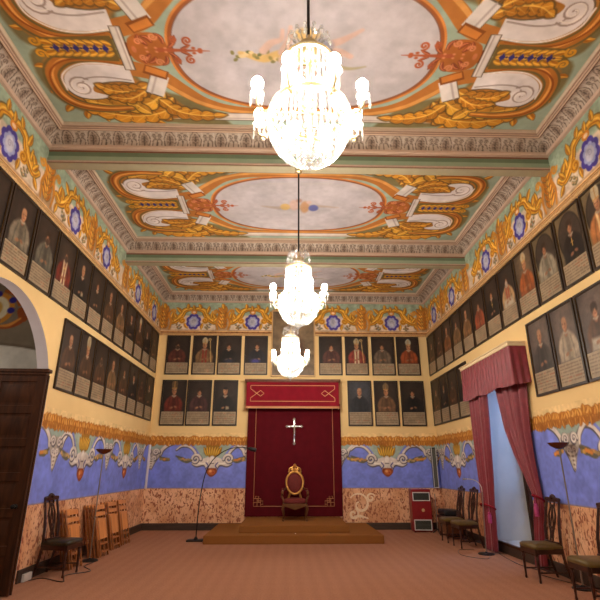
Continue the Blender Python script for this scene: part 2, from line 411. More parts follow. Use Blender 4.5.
# ================================================================== CEILING
IN = 0.33                                                    # width of the cornice
HA = (XR - XL) / 2 - IN; HB = 1.38                            # half size of a painted coffer
def paint_quarter():
    r = random.Random(3)
    c = Canvas(0, HA, 0, HB, 0.0125, (150, 166, 148))
    # shadow ground behind the ornament
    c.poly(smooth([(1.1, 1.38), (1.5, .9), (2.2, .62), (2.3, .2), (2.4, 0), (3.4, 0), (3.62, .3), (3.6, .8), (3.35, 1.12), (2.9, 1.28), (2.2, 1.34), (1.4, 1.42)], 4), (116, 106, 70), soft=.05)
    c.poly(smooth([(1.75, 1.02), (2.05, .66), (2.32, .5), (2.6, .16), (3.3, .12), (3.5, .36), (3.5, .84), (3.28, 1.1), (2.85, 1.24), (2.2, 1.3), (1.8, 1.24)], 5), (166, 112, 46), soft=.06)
    for (p, a, l, w) in [((3.36, 1.0), .5, .24, .09), ((3.2, 1.12), .9, .2, .09), ((3.46, .7), .3, .16, .08), ((3.42, .3), -.2, .18, .08), ((2.95, 1.2), 1.1, .16, .08), ((3.1, .16), -.5, .2, .07), ((2.3, 1.28), 2.4, .2, .08), ((2.6, 1.28), 2.0, .14, .07)]:
        leaf(c, p, a, l, w, (192, 128, 42))
    # gold and brown bands sweeping round the oval towards the bracket
    c.stroke(smooth([(0, 1.075), (.9, 1.07), (1.4, .93), (1.72, .68), (2.0, .42), (2.35, .3)]), [.14, .16, .24, .26], (172, 108, 46))
    c.stroke(smooth([(0, 1.09), (.9, 1.1), (1.45, .95), (1.8, .7), (2.05, .45)]), [.05, .06, .07, .06], (206, 146, 76))
    # white bar beside the long edge
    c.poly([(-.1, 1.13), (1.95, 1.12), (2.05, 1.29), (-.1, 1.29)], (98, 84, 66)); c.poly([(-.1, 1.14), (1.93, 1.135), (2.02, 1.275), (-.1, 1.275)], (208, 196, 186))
    c.stroke([(0, 1.24), (1.98, 1.24)], .02, (168, 152, 142))
    # acanthus filling
    c.poly(smooth([(1.75, 1.1), (1.85, .98), (2.0, .86), (2.2, .6), (2.5, .58), (2.8, .7), (3.1, .9), (3.3, 1.08), (3.0, 1.26), (2.3, 1.31), (1.9, 1.26)], 5), (156, 100, 36), soft=.04)
    DG, MG, YG = (184, 118, 34), (202, 138, 42), (218, 164, 58)
    acanthus(c, [(1.9, .84), (2.06, 1.02), (2.1, 1.2), (2.02, 1.3)], .10, 4, DG)
    acanthus(c, [(1.88, 1.0), (2.2, 1.17), (2.6, 1.23), (3.05, 1.14), (3.32, .98)], .145, 8, MG)
    acanthus(c, [(2.0, .76), (2.3, .97), (2.7, 1.02), (3.05, .95), (3.15, .85)], .13, 7, YG)
    acanthus(c, [(2.3, 1.16), (2.46, .98), (2.48, .82), (2.36, .72)], .10, 4, YG)
    # orange rib following the scroll
    rib = smooth([(2.46, .2), (2.9, .14), (3.22, .2), (3.44, .42), (3.47, .78), (3.3, 1.0), (2.95, 1.08), (2.55, 1.06)])
    c.stroke(rib, [.14, .22, .22, .12], (108, 92, 52)); c.stroke(rib, [.1, .15, .15, .08], (174, 108, 42))
    c.stroke(rib + np.array([-.015, -.01]), [.02, .04, .04, .02], (226, 160, 78)); c.stroke(rib + np.array([.03, .03]), [.01, .03, .03, .01], (140, 74, 26))
    acanthus(c, [(2.08, .88), (1.88, 1.1), (1.55, 1.19), (1.15, 1.17)], .115, 6, MG)
    # pale scroll with its volute
    sc_ = smooth([(2.36, .30), (2.75, .25), (3.05, .29), (3.28, .46), (3.33, .7), (3.2, .86), (2.95, .88), (2.8, .82), (2.98, .74), (2.9, .6), (2.6, .54), (2.36, .56)], 5)
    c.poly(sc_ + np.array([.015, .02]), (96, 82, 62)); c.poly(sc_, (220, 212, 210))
    c.stroke(smooth([(2.4, .52), (2.75, .47), (3.0, .5), (3.1, .6)]), .025, (160, 146, 140))
    c.stroke(spiral((3.12, .66), .19, .02, -2.3, 1.7), .026, (156, 138, 130)); c.stroke(spiral((3.13, .67), .16, .02, -2.2, 1.6), .018, (232, 224, 216))
    c.stroke(smooth([(2.4, .285), (2.75, .235), (3.06, .275), (3.31, .46), (3.35, .72)]), .025, (232, 222, 214))
    acanthus(c, [(2.16, .6), (2.42, .72), (2.7, .72), (2.92, .6)], .115, 6, MG)
    acanthus(c, [(2.25, .72), (2.5, .86), (2.8, .84)], .09, 5, DG)
    # axis cone of leaves with blue berries
    c.poly([(2.44, -.1), (3.3, -.1), (3.5, .06), (3.36, .15), (2.44, .2)], (110, 90, 44))
    for k in range(8):
        x = 2.46 + k * .105
        leaf(c, (x, .05), .45, .19, .085, bend=-.35); leaf(c, (x, .01), -.1, .15, .06, bend=.2)
    c.stroke(spiral((3.42, .1), .075, .01, 2.6, 1.3), .035, GOLD)
    for k in range(6):
        x = 2.56 + k * .125; c.ell(x, 0, .04, .035, (46, 42, 112)); c.ell(x + .06, 0, .018, .016, (58, 48, 78)); c.ell(x, .045, .014, .016, (58, 52, 120))
    # the bracket bar and the slanted white blocks
    c.poly([(2.27, -.1), (2.42, -.1), (2.42, .34), (2.27, .34)], (96, 80, 60)); c.poly([(2.29, -.1), (2.405, -.1), (2.405, .33), (2.29, .33)], (212, 202, 194)); c.stroke([(2.33, 0), (2.33, .33)], .018, (166, 150, 142))
    c.poly([(2.2, 0), (2.29, 0), (2.29, .1), (2.2, .1)], (96, 52, 28))
    blk = np.array([(1.86, .46), (2.08, .38), (2.24, .72), (2.02, .82)])
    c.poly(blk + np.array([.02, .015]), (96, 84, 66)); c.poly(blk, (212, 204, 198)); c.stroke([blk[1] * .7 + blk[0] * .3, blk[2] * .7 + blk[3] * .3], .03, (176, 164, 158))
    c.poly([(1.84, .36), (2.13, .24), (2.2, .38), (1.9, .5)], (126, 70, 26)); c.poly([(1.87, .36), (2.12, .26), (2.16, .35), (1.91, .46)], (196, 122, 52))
    # sky oval with its frame
    t = np.linspace(0, PI / 2, 40); n = 2.35; ov = np.stack([1.74 * np.cos(t) ** (2 / n), 1.02 * np.sin(t) ** (2 / n)], 1)
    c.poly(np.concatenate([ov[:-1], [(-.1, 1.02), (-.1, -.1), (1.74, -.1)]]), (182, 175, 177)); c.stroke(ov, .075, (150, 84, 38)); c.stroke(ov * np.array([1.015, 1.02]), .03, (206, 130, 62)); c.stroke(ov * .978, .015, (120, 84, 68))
    # brown-red mask on the axis
    RED = (164, 84, 48); RLO = (112, 50, 28); RHI = (206, 130, 88)
    c.poly(smooth([(1.72, -.1), (1.82, .2), (2.02, .26), (2.24, .16), (2.28, -.1)], 5), (164, 96, 40))
    for (p, a, l, w, bd) in [((1.78, .03), 2.6, .24, .05, -.7), ((1.82, .08), 1.9, .2, .05, -1.2), ((1.95, .1), 1.3, .16, .055, -.9), ((2.0, .06), .7, .18, .05, .5), ((1.62, .02), 2.9, .16, .035, -.3), ((2.1, .1), 1.2, .12, .05, .6)]:
        leaf(c, p, a, l, w, RED, RLO, RHI, bd, (106, 56, 30))
    c.stroke([(1.24, 0), (1.9, 0)], [.012, .035, .07], RED); c.stroke(spiral((1.5, .15), .065, .012, -1.6, 1.3), .03, RED); c.stroke(spiral((1.68, .17), .05, .01, -1.2, -1.3), .026, RED)
    c.stroke(spiral((1.92, .2), .055, .01, PI, 1.3), .026, RHI); c.stroke(spiral((2.12, .12), .05, .01, PI, -1.3), .024, RHI); c.ell(1.36, .02, .03, .022, RED); c.ell(1.44, .04, .026, .02, RED)
    for x in (1.8, 1.92, 2.04): c.ell(x, .03, .02, .016, RHI)
    c.ell(2.2, .0, .03, .05, (190, 112, 72))
    return c
QUARTER = paint_quarter()
def coffer_canvas(kind):
    q = QUARTER.img; full = np.concatenate([q[:, ::-1][:, :-1], q], 1); full = np.concatenate([full[::-1][:-1], full], 0)
    c = Canvas(-HA, HA, -HB, HB, 0.0125, (0, 0, 0)); c.nv, c.nu = full.shape[:2]
    c.u = np.linspace(-HA, HA, c.nu); c.v = np.linspace(-HB, HB, c.nv); c.img = full.copy()
    FL = (200, 170, 156); FLO = (172, 138, 124); GR = (128, 122, 74); YE = (206, 172, 110)
    r = random.Random(20 + kind)
    # soft clouds in the oval
    for k in range(9): c.ell(r.uniform(-1.2, 1.2), r.uniform(-.6, .6), r.uniform(.2, .45), r.uniform(.08, .2), (184, 178, 182), soft=.25, a=.5)
    if kind != 2:
        # foreshortened flying figures, a garland and a drape
        c.stroke(smooth([(-.85, .02), (-.55, .1), (-.3, .02), (.0, .1)]), [.06, .13, .12, .1], YE, soft=.03)
        for k in range(34):
            x = -.95 + k * .035; c.ell(x, .05 + .06 * math.sin(k * .9) + r.uniform(-.05, .05), .035, .025, r.choice([GR, (150, 136, 80), (104, 108, 70), (214, 190, 140)]), rot=r.uniform(0, 3))
        c.stroke(smooth([(-.55, -.02), (-.45, -.14), (-.32, -.2), (-.3, -.33)]), [.11, .1, .07, .05], FL, soft=.025)
        c.stroke(smooth([(-.3, .0), (-.22, -.2), (-.2, -.38)]), [.12, .09, .05], FL, soft=.025)
        c.stroke(smooth([(-.3, .12), (-.1, .22), (.1, .2)]), [.12, .17, .13], FL, soft=.03); c.stroke(smooth([(-.3, .16), (-.1, .26), (.1, .25)]), [.03, .05, .03], FLO, .7, soft=.03)
        c.stroke(smooth([(.12, -.1), (.4, -.18), (.68, -.36)]), [.12, .11, .05], FL, soft=.025)
        c.stroke(smooth([(.15, 0), (.4, -.04), (.58, .04)]), [.13, .1, .08], FL, soft=.025)
        c.ell(.2, -.12, .14, .1, (150, 150, 168), soft=.05); c.ell(.0, -.28, .16, .09, YE, soft=.05); c.ell(.06, .3, .1, .11, FL, soft=.03)
        c.stroke(smooth([(.35, .2), (.6, .24), (.8, .2)]), [.08, .05, .02], (160, 152, 120), soft=.03)
    else:
        c.stroke(smooth([(-.75, .0), (-.4, .06), (0, .0)]), [.05, .12, .1], (172, 158, 148), soft=.05)
        c.stroke(smooth([(.0, .05), (.4, -.02), (.8, .02)]), [.12, .1, .04], (176, 160, 148), soft=.05)
        for (x, y, a_, b_, cc) in [(-.1, -.05, .1, .2, FL), (.12, .02, .09, .22, (190, 148, 110)), (.3, .05, .1, .12, (92, 96, 150)), (-.28, .02, .1, .12, YE), (0, -.22, .06, .07, FLO), (.2, -.16, .05, .06, FL)]:
            c.ell(x, y, a_, b_, cc, soft=.04)
    c.mottle(0.10, 0.3, 31 + kind); return c
def cove_pattern():
    """grisaille acanthus cresting on the cove; u repeats every .44, v runs up the cove"""
    c = Canvas(0, .44, 0, .24, .0125, (172, 156, 140)); DK = (84, 70, 60); HI = (204, 192, 178)
    MID = (138, 118, 102)
    for dx in (-.44, 0, .44):
        # upright leaf, then a palmette between two stems
        c.stroke(smooth([(dx + .02, .0), (dx + .0, .1), (dx + .05, .2), (dx + .1, .225), (dx + .15, .2), (dx + .2, .1), (dx + .18, .0)]), .013, DK)
        c.poly(smooth([(dx + .045, .0), (dx + .03, .1), (dx + .07, .18), (dx + .1, .2), (dx + .13, .18), (dx + .17, .1), (dx + .155, .0)], 4), MID, a=.7)
        c.stroke([(dx + .1, .0), (dx + .1, .19)], .014, DK)
        for q in (-1, 1):
            for k in range(3): c.stroke(smooth([(dx + .1, .02 + k * .045), (dx + .1 + q * .025, .06 + k * .045), (dx + .1 + q * .05, .055 + k * .04)]), .009, DK)
            c.stroke(spiral((dx + .32 + q * .045, .15), .035, .008, 0 if q > 0 else PI, 1.3 * q), .011, DK)
            c.stroke(smooth([(dx + .32 + q * .085, .0), (dx + .32 + q * .07, .08), (dx + .32 + q * .02, .1)]), .012, DK)
            c.stroke([(dx + .32 + q * .1, .0), (dx + .32 + q * .1, .22)], .008, HI)
        c.stroke([(dx + .32, .0), (dx + .32, .08)], .02, DK); c.stroke([(dx + .3, .2), (dx + .34, .2)], .01, DK)
    return c
COVE = cove_pattern()
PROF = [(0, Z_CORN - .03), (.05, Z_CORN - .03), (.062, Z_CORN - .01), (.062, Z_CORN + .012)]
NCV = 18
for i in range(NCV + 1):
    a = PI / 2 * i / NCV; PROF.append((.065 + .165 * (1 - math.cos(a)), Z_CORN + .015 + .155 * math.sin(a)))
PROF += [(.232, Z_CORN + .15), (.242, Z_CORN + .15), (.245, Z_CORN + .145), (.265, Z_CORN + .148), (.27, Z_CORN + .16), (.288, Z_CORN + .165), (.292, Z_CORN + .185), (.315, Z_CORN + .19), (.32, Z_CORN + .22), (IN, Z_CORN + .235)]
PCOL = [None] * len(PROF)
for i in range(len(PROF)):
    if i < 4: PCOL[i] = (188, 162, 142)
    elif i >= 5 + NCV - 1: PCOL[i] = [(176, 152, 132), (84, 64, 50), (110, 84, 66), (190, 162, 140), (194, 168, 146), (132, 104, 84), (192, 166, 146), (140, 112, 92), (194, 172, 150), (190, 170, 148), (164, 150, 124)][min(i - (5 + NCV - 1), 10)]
def cornice_ring(x0, x1, y0, y1, name):
    g = GridMesh(); P = np.array(PROF); nP = len(P)
    corners = [((x0, y0), (1, 0), (0, 1), x1 - x0), ((x1, y0), (0, 1), (-1, 0), y1 - y0), ((x1, y1), (-1, 0), (0, -1), x1 - x0), ((x0, y1), (0, -1), (1, 0), y1 - y0)]
    for (cx, cy), t, n, ln in corners:
        nu = int(ln / .016); s = np.linspace(0, 1, nu)[:, None]; d = P[:, 0][None]
        along = d + (ln - 2 * d) * s
        X = cx + t[0] * along + n[0] * d; Y = cy + t[1] * along + n[1] * d; Z = np.broadcast_to(P[:, 1][None], X.shape)
        C = np.zeros(X.shape + (3,))
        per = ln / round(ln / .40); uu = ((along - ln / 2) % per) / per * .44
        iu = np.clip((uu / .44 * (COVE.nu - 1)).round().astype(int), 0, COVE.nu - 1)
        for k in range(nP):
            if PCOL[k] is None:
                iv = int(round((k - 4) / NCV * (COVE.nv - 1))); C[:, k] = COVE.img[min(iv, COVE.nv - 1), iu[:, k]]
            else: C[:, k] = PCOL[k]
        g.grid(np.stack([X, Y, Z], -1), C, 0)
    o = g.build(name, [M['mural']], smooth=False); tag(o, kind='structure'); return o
COFFERS = [(-0.8, 2.66, 1), (3.0, 6.42, 1), (6.78, 10.28, 2), (10.62, D, 3)]
trim_no = [0]
def tname(): trim_no[0] += 1; return 'trim_%d' % trim_no[0]
ceil = GridMesh()
for (ya, yb, kind) in COFFERS:
    cornice_ring(XL, XR, ya, yb, tname())
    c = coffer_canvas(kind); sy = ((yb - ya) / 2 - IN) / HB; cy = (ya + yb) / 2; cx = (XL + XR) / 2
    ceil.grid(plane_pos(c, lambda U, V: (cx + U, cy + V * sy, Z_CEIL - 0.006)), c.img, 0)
# unseen backing slab added above the coffers to block the world light
for z, q in ((Z_CEIL + .05, 1), (Z_CEIL + .25, 1)):
    ceil.quad((XL - .6, Y0, z), (XR + 1.6, Y0, z), (XR + 1.6, D + .4, z), (XL - .6, D + .4, z), 1)
tag(ceil.build('ceiling', [M['mural'], M['grey_plaster']]), kind='structure')
# beams between the coffers: pink fillet, sage faces, olive soffit
for (ya, yb) in ((2.66, 3.0), (6.42, 6.78), (10.28, 10.62)):
    b = MB(); x0, x1 = XL - .02, XR + .02; yc = ya + .21
    b.box(x0, x1, ya, yb, 6.33, 6.62, 0)
    b.box(x0, x1, ya - .012, yb + .012, 6.315, 6.335, 0); b.box(x0, x1, ya + .002, yc, 6.29, 6.315, 3)
    b.box(x0, x1, ya + .012, yc - .008, 6.215, 6.29, 2); b.box(x0, x1, ya + .016, yc - .012, 6.13, 6.215, 1)
    b.box(x0, x1, ya + .006, yc - .002, 6.105, 6.13, 0); b.box(x0, x1, ya + .016, yc - .012, 6.095, 6.105, 3)
    b.box(x0, x1, ya + .022, yc - .018, 6.08, 6.095, 4)
    tag(b.build(tname(), [M['pink_stone'], M['green_paint'], M['green_dark'], M['brown_line'], M['olive']]), kind='structure')

# ================================================================== WALL PAINT
def paint_frieze(u0, u1, meds, pils, seed):
    v1 = Z_CORN - Z_MOLD
    c = Canvas(u0, u1, 0, v1, .0145, (206, 184, 160)); r = random.Random(seed)
    top = []
    c.poly([(u0, .60), (u1, .60), (u1, v1), (u0, v1)], (148, 164, 142), soft=.05)
    # gilt lines at the foot
    c.stroke([(u0, .07), (u1, .07)], .05, (150, 98, 56)); c.stroke([(u0, .10), (u1, .10)], .018, (222, 178, 112)); c.stroke([(u0, .13), (u1, .13)], .03, (176, 140, 104))
    for k in range(int((u1 - u0) / .16)): c.ell(u0 + .16 * k + .05, .07, .03, .016, (120, 70, 36))
    for m in meds:
        for q in (-1, 1):
            f = lambda p: [(m + q * x, y) for x, y in p]
            c.poly(smooth(f([(.24, .16), (.5, .18), (.62, .3), (.5, .42), (.36, .5), (.25, .42)]), 4), (212, 192, 170), soft=.03)
            for (x, y) in ((.42, .28), (.47, .22), (.37, .22), (.5, .31), (.42, .19)):
                c.ell(m + q * x, y, .045, .03, (112, 104, 70), rot=r.uniform(0, 3)); c.ell(m + q * (x + .01), y + .012, .022, .016, r.choice([(190, 150, 110), (150, 138, 150), (180, 110, 70)]))
            path = smooth(f([(.78, .46), (.66, .38), (.5, .46), (.36, .62), (.3, .74), (.14, .8), (0, .78)]))
            c.stroke(path, [.12, .2, .18, .13], OUT); c.stroke(path, [.09, .15, .13, .09], GOLD); c.stroke(path + np.array([0, .018]), [.02, .04, .03, .02], GOLD_HI); c.stroke(path - np.array([0, .028]), [.01, .03, .02, .01], GOLD_LO)
            c.stroke(spiral((m + q * .34, .44), .1, .02, PI / 2, -q * 1.2), .075, GOLD); c.stroke(spiral((m + q * .34, .44), .1, .02, PI / 2, -q * 1.2), .018, GOLD_LO)
            c.stroke(spiral((m + q * .62, .52), .09, .015, -PI / 2, q * 1.2), .05, (196, 132, 38))
            leaf(c, (m + q * .38, .66), PI / 2 - q * .5, .24, .10); leaf(c, (m + q * .2, .80), PI / 2 + q * .2, .17, .09); leaf(c, (m + q * .52, .5), PI / 2 - q * .3, .2, .09); leaf(c, (m + q * .7, .45), PI / 2 + q * .4, .24, .1)
            leaf(c, (m + q * .6, .40), PI / 2 - q * .9, .22, .09); leaf(c, (m + q * .28, .36), PI / 2 + PI - q * .4, .2, .08); leaf(c, (m + q * .68, .34), -PI / 2 + q * .5, .2, .09)
        c.ell(m, .7, .09, .07, (196, 122, 40)); c.ell(m, .7, .05, .035, (222, 190, 150))
        leaf(c, (m, .76), PI / 2, .16, .08)
        for k in range(8):
            a = k * PI / 4 + .39; c.ell(m + .15 * math.cos(a), .40 + .17 * math.sin(a), .08, .085, (70, 58, 136))
        c.ell(m, .40, .15, .17, (64, 54, 128))
        for k in range(8):
            a = k * PI / 4 + .39; c.ell(m + .1 * math.cos(a), .40 + .115 * math.sin(a), .055, .06, (150, 154, 192))
        c.ell(m, .40, .10, .12, (176, 174, 188)); c.stroke(spiral((m, .41), .06, .01, 0, 1.3), .018, (146, 140, 158))
    for p in pils:
        c.poly([(p - .22, .14), (p + .22, .14), (p + .17, .8), (p - .17, .8)], (166, 134, 98), soft=.04)
        for k in range(5):
            y = .18 + k * .12
            leaf(c, (p, y), PI / 2 + .5, .24, .11, (204, 122, 40)); leaf(c, (p, y), PI / 2 - .5, .24, .11, (204, 122, 40)); leaf(c, (p, y + .03), PI / 2, .18, .08, (216, 150, 60))
        for q in (-1, 1):
            c.stroke(smooth([(p + q * .16, .16), (p + q * .2, .4), (p + q * .12, .62), (p + q * .22, .78)]), [.04, .07, .05], (188, 122, 42)); c.stroke(spiral((p + q * .26, .72), .08, .01, PI, -q * 1.3), .045, (196, 134, 48))
        c.ell(p, .8, .12, .08, (178, 116, 44)); leaf(c, (p, .8), PI / 2, .18, .1)
    c.mottle(.16, .12, seed); return c
def paint_band(u0, u1, orn, seed):
    """the blue band: z from the dado to just above the leaf fringe"""
    v0, v1 = Z_DADO, 2.47
    c = Canvas(u0, u1, v0, v1, .0145, (120, 134, 218)); r = random.Random(seed)
    c.stroke([(u0, v0), (u1, v0)], .03, (150, 130, 130))
    # pale green swags under the fringe
    for (m, t) in orn:
        if t == 'B': c.poly(smooth([(m - .66, 2.22), (m - .5, 2.1), (m - .38, 1.95), (m - .22, 1.75), (m, 1.62), (m + .22, 1.75), (m + .38, 1.95), (m + .5, 2.1), (m + .66, 2.22)], 4), (156, 172, 158))
        else: c.poly(smooth([(m - .55, 2.22), (m - .32, 2.1), (m - .2, 1.95), (m + .2, 1.95), (m + .32, 2.1), (m + .55, 2.22)], 4), (150, 168, 156))
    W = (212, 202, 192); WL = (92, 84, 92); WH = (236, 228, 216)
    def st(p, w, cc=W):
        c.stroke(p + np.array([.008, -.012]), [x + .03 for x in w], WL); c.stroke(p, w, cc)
    for (m, t) in orn:
        for q in (-1, 1):
            f = lambda p: smooth([(m + q * x, y) for x, y in p])
            if t == 'B':
                st(f([(1.0, 2.02), (.85, 2.12), (.64, 2.1), (.48, 1.96), (.43, 1.8)]), [.03, .05, .06, .06])
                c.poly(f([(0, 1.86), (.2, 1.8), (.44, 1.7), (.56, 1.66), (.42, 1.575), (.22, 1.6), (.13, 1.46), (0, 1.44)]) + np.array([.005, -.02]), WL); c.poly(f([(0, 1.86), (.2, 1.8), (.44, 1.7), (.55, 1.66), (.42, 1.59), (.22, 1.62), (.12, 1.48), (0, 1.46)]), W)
                st(spiral((m + q * .45, 1.77), .14, .02, PI if q > 0 else 0, -q * 1.5), [.06, .05, .03])
                c.stroke(f([(.1, 1.72), (.2, 1.66), (.36, 1.66)]), .03, WH); c.stroke(f([(.16, 1.68), (.1, 1.6), (.16, 1.52)]), .03, (84, 80, 130))
                c.stroke(f([(.56, 1.74), (.68, 1.72), (.82, 1.77), (1.0, 1.86)]), [.05, .11, .12, .03], (98, 94, 80))
                for k in range(7): c.ell(m + q * (.6 + .05 * k), 1.74 + .006 * k + r.uniform(-.03, .03), .036, .03, r.choice([(192, 160, 104), (160, 134, 92), (128, 122, 88), (196, 140, 80)]))
            else:
                st(f([(.58, 2.2), (.4, 2.13), (.27, 2.02), (.22, 1.9)]), [.06, .08, .08])
                c.stroke(f([(.22, 1.83), (.34, 1.77), (.48, 1.75)]), [.04, .11, .06], (100, 92, 68))
                for k in range(5): c.ell(m + q * (.25 + .055 * k), 1.79 - .008 * k + r.uniform(-.02, .02), .036, .032, r.choice([(196, 152, 78), (204, 130, 60), (136, 120, 80)]))
        if t == 'B':
            c.poly([(m - .2, 2.18), (m + .2, 2.18), (m + .15, 1.9), (m, 1.72), (m - .15, 1.9)], (158, 112, 38))
            for a in (-.9, -.6, -.3, 0, .3, .6, .9): leaf(c, (m + a * .16, 1.84), PI / 2 - a * .25, .26, .085, (200, 156, 52), bend=-a * .3)
            c.ell(m, 1.72, .10, .14, W); c.ell(m, 1.75, .06, .08, WH); c.stroke([(m - .05, 1.66), (m + .05, 1.66)], .02, WL)
            c.poly(smooth([(m - .12, 1.54), (m - .15, 1.43), (m, 1.31), (m + .15, 1.43), (m + .12, 1.54)], 4), (136, 66, 34)); c.ell(m, 1.44, .1, .075, (184, 98, 50)); c.ell(m - .03, 1.46, .04, .035, (228, 158, 96)); c.ell(m + .05, 1.42, .025, .02, (150, 60, 40))
        else:
            bd = smooth([(m - .23, 2.0), (m - .2, 1.84), (m - .11, 1.7), (m, 1.5), (m + .11, 1.7), (m + .2, 1.84), (m + .23, 2.0), (m, 2.04)], 4)
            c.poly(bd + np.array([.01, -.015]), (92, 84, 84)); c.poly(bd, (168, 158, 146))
            for q in (-1, 1):
                st(spiral((m + q * .11, 1.96), .085, .015, 0 if q > 0 else PI, q * 1.5), [.04, .035, .02]); st(spiral((m + q * .075, 1.79), .06, .012, PI if q > 0 else 0, -q * 1.4), [.035, .03, .02])
            for k in range(4):
                y = 1.56 + k * .06; w = .03 + k * .012
                c.ell(m - w * .6, y, w * .6, .03, W); c.ell(m + w * .6, y, w * .6, .03, (196, 186, 172)); c.ell(m, y - .028, w * .5, .014, (120, 108, 98))
    # the fringe of orange leaves
    c.poly([(u0 - .1, 2.33), (u1 + .1, 2.33), (u1 + .1, v1 + .1), (u0 - .1, v1 + .1)], (228, 196, 138))
    c.poly([(u0 - .1, 2.165), (u1 + .1, 2.165), (u1 + .1, 2.35), (u0 - .1, 2.35)], (184, 122, 46))
    n = int((u1 - u0) / .06)
    for k in range(n):
        x = u0 + (k + .5) * (u1 - u0) / n
        leaf(c, (x, 2.26 + r.uniform(-.02, .02)), PI / 2 + r.uniform(-.7, .7), 0.085 + r.uniform(0, .045), .085, r.choice([(202, 138, 54), (190, 122, 44), (212, 154, 74)]), (158, 94, 34), (226, 172, 92), r.uniform(-.4, .4), (162, 100, 38))
        leaf(c, (x + .03, 2.25), -PI / 2 + r.uniform(-.6, .6), .09 + r.uniform(0, .05), .075, r.choice([(194, 128, 48), (178, 112, 40)]), (150, 90, 34), (218, 160, 82), out=(146, 92, 40))
    c.mottle(.10, .15, seed + 5); return c

# ------------------------------------------------------------------ walls
MW = [M['plaster'], M['mural'], M['marble'], M['lilac'], M['white_plaster']]
ARC_Y, ARC_Z, ARC_R = 6.25, 2.50, 1.47
def rect(g, fn, u0, u1, z0, z1, m):
    if u1 - u0 < 1e-4 or z1 - z0 < 1e-4: return
    g.quad(fn(u0, z0), fn(u1, z0), fn(u1, z1), fn(u0, z1), m)
def wall_paint(g, cv, fn):
    g.grid(plane_pos(cv, fn), cv.img, 1)
YP = 3.6                                                     # painted detail starts here, nearer the wall is only outside the frame
MED_S = [5.5, 7.64, 9.2, 11.44, 13.0]
# left wall with the arch
g = GridMesh(); fl = lambda u, z: (XL, u, z)
wall_paint(g, paint_frieze(YP, D, [3.95] + MED_S, [4.72, 6.6, 8.42, 10.45, 12.22, 13.8], 41), lambda U, V: (XL, U, V + Z_MOLD))
ay0, ay1 = ARC_Y - ARC_R, ARC_Y + ARC_R
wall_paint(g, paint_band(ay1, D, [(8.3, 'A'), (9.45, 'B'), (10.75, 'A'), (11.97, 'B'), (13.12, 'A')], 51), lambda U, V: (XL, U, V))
rect(g, fl, ay1, D, 0, Z_DADO, 2); rect(g, fl, ay1, D, 2.47, Z_MOLD, 0)
rect(g, fl, Y0, ay0, 0, Z_DADO, 2); rect(g, fl, Y0, ay0, Z_DADO, Z_MOLD, 0); rect(g, fl, Y0, YP, Z_MOLD, Z_CORN + .3, 0)
NA = 40; WT = 0.18
for k in range(NA):
    a, b = PI - PI * k / NA, PI - PI * (k + 1) / NA
    ya, yb = ARC_Y + ARC_R * math.cos(a), ARC_Y + ARC_R * math.cos(b); za, zb = ARC_Z + ARC_R * math.sin(a), ARC_Z + ARC_R * math.sin(b)
    g.quad((XL, ya, za), (XL, yb, zb), (XL, yb, Z_MOLD), (XL, ya, Z_MOLD), 0)
    g.quad((XL, ya, za), (XL, yb, zb), (XL - WT, yb, zb), (XL - WT, ya, za), 3)
for y in (ay0, ay1): g.quad((XL, y, 0), (XL - WT, y, 0), (XL - WT, y, ARC_Z), (XL, y, ARC_Z), 3)
tag(g.build('wall_left', MW), kind='structure')
# right wall with the window niche
NY0, NY1, NZ0, NZ1 = 8.70, 10.4, 0.18, 3.32
g = GridMesh(); fr = lambda u, z: (XR, u, z)
wall_paint(g, paint_frieze(YP, D, [3.95] + MED_S, [4.72, 6.6, 8.42, 10.45, 12.22, 13.8], 43), lambda U, V: (XR, U, V + Z_MOLD))
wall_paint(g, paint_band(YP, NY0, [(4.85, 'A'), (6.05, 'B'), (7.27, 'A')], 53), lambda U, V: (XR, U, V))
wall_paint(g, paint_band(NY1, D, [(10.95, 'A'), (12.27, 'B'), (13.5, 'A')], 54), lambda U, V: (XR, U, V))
for a, b in ((Y0, NY0), (NY1, D)): rect(g, fr, a, b, 0, Z_DADO, 2)
rect(g, fr, Y0, YP, Z_DADO, 2.47, 0); rect(g, fr, Y0, NY0, 2.47, Z_MOLD, 0); rect(g, fr, NY1, D, 2.47, Z_MOLD, 0)
rect(g, fr, NY0, NY1, NZ1, Z_MOLD, 0); rect(g, fr, NY0, NY1, 0, NZ0, 2); rect(g, fr, Y0, YP, Z_MOLD, Z_CORN + .3, 0)
ND = 0.68
for y in (NY0, NY1): g.quad((XR, y, NZ0), (XR + ND, y, NZ0), (XR + ND, y, NZ1), (XR, y, NZ1), 4)
g.quad((XR, NY0, NZ1), (XR + ND, NY0, NZ1), (XR + ND, NY1, NZ1), (XR, NY1, NZ1), 4)
g.quad((XR, NY0, NZ0), (XR + ND, NY0, NZ0), (XR + ND, NY1, NZ0), (XR, NY1, NZ0), 4)
tag(g.build('wall_right', MW), kind='structure')
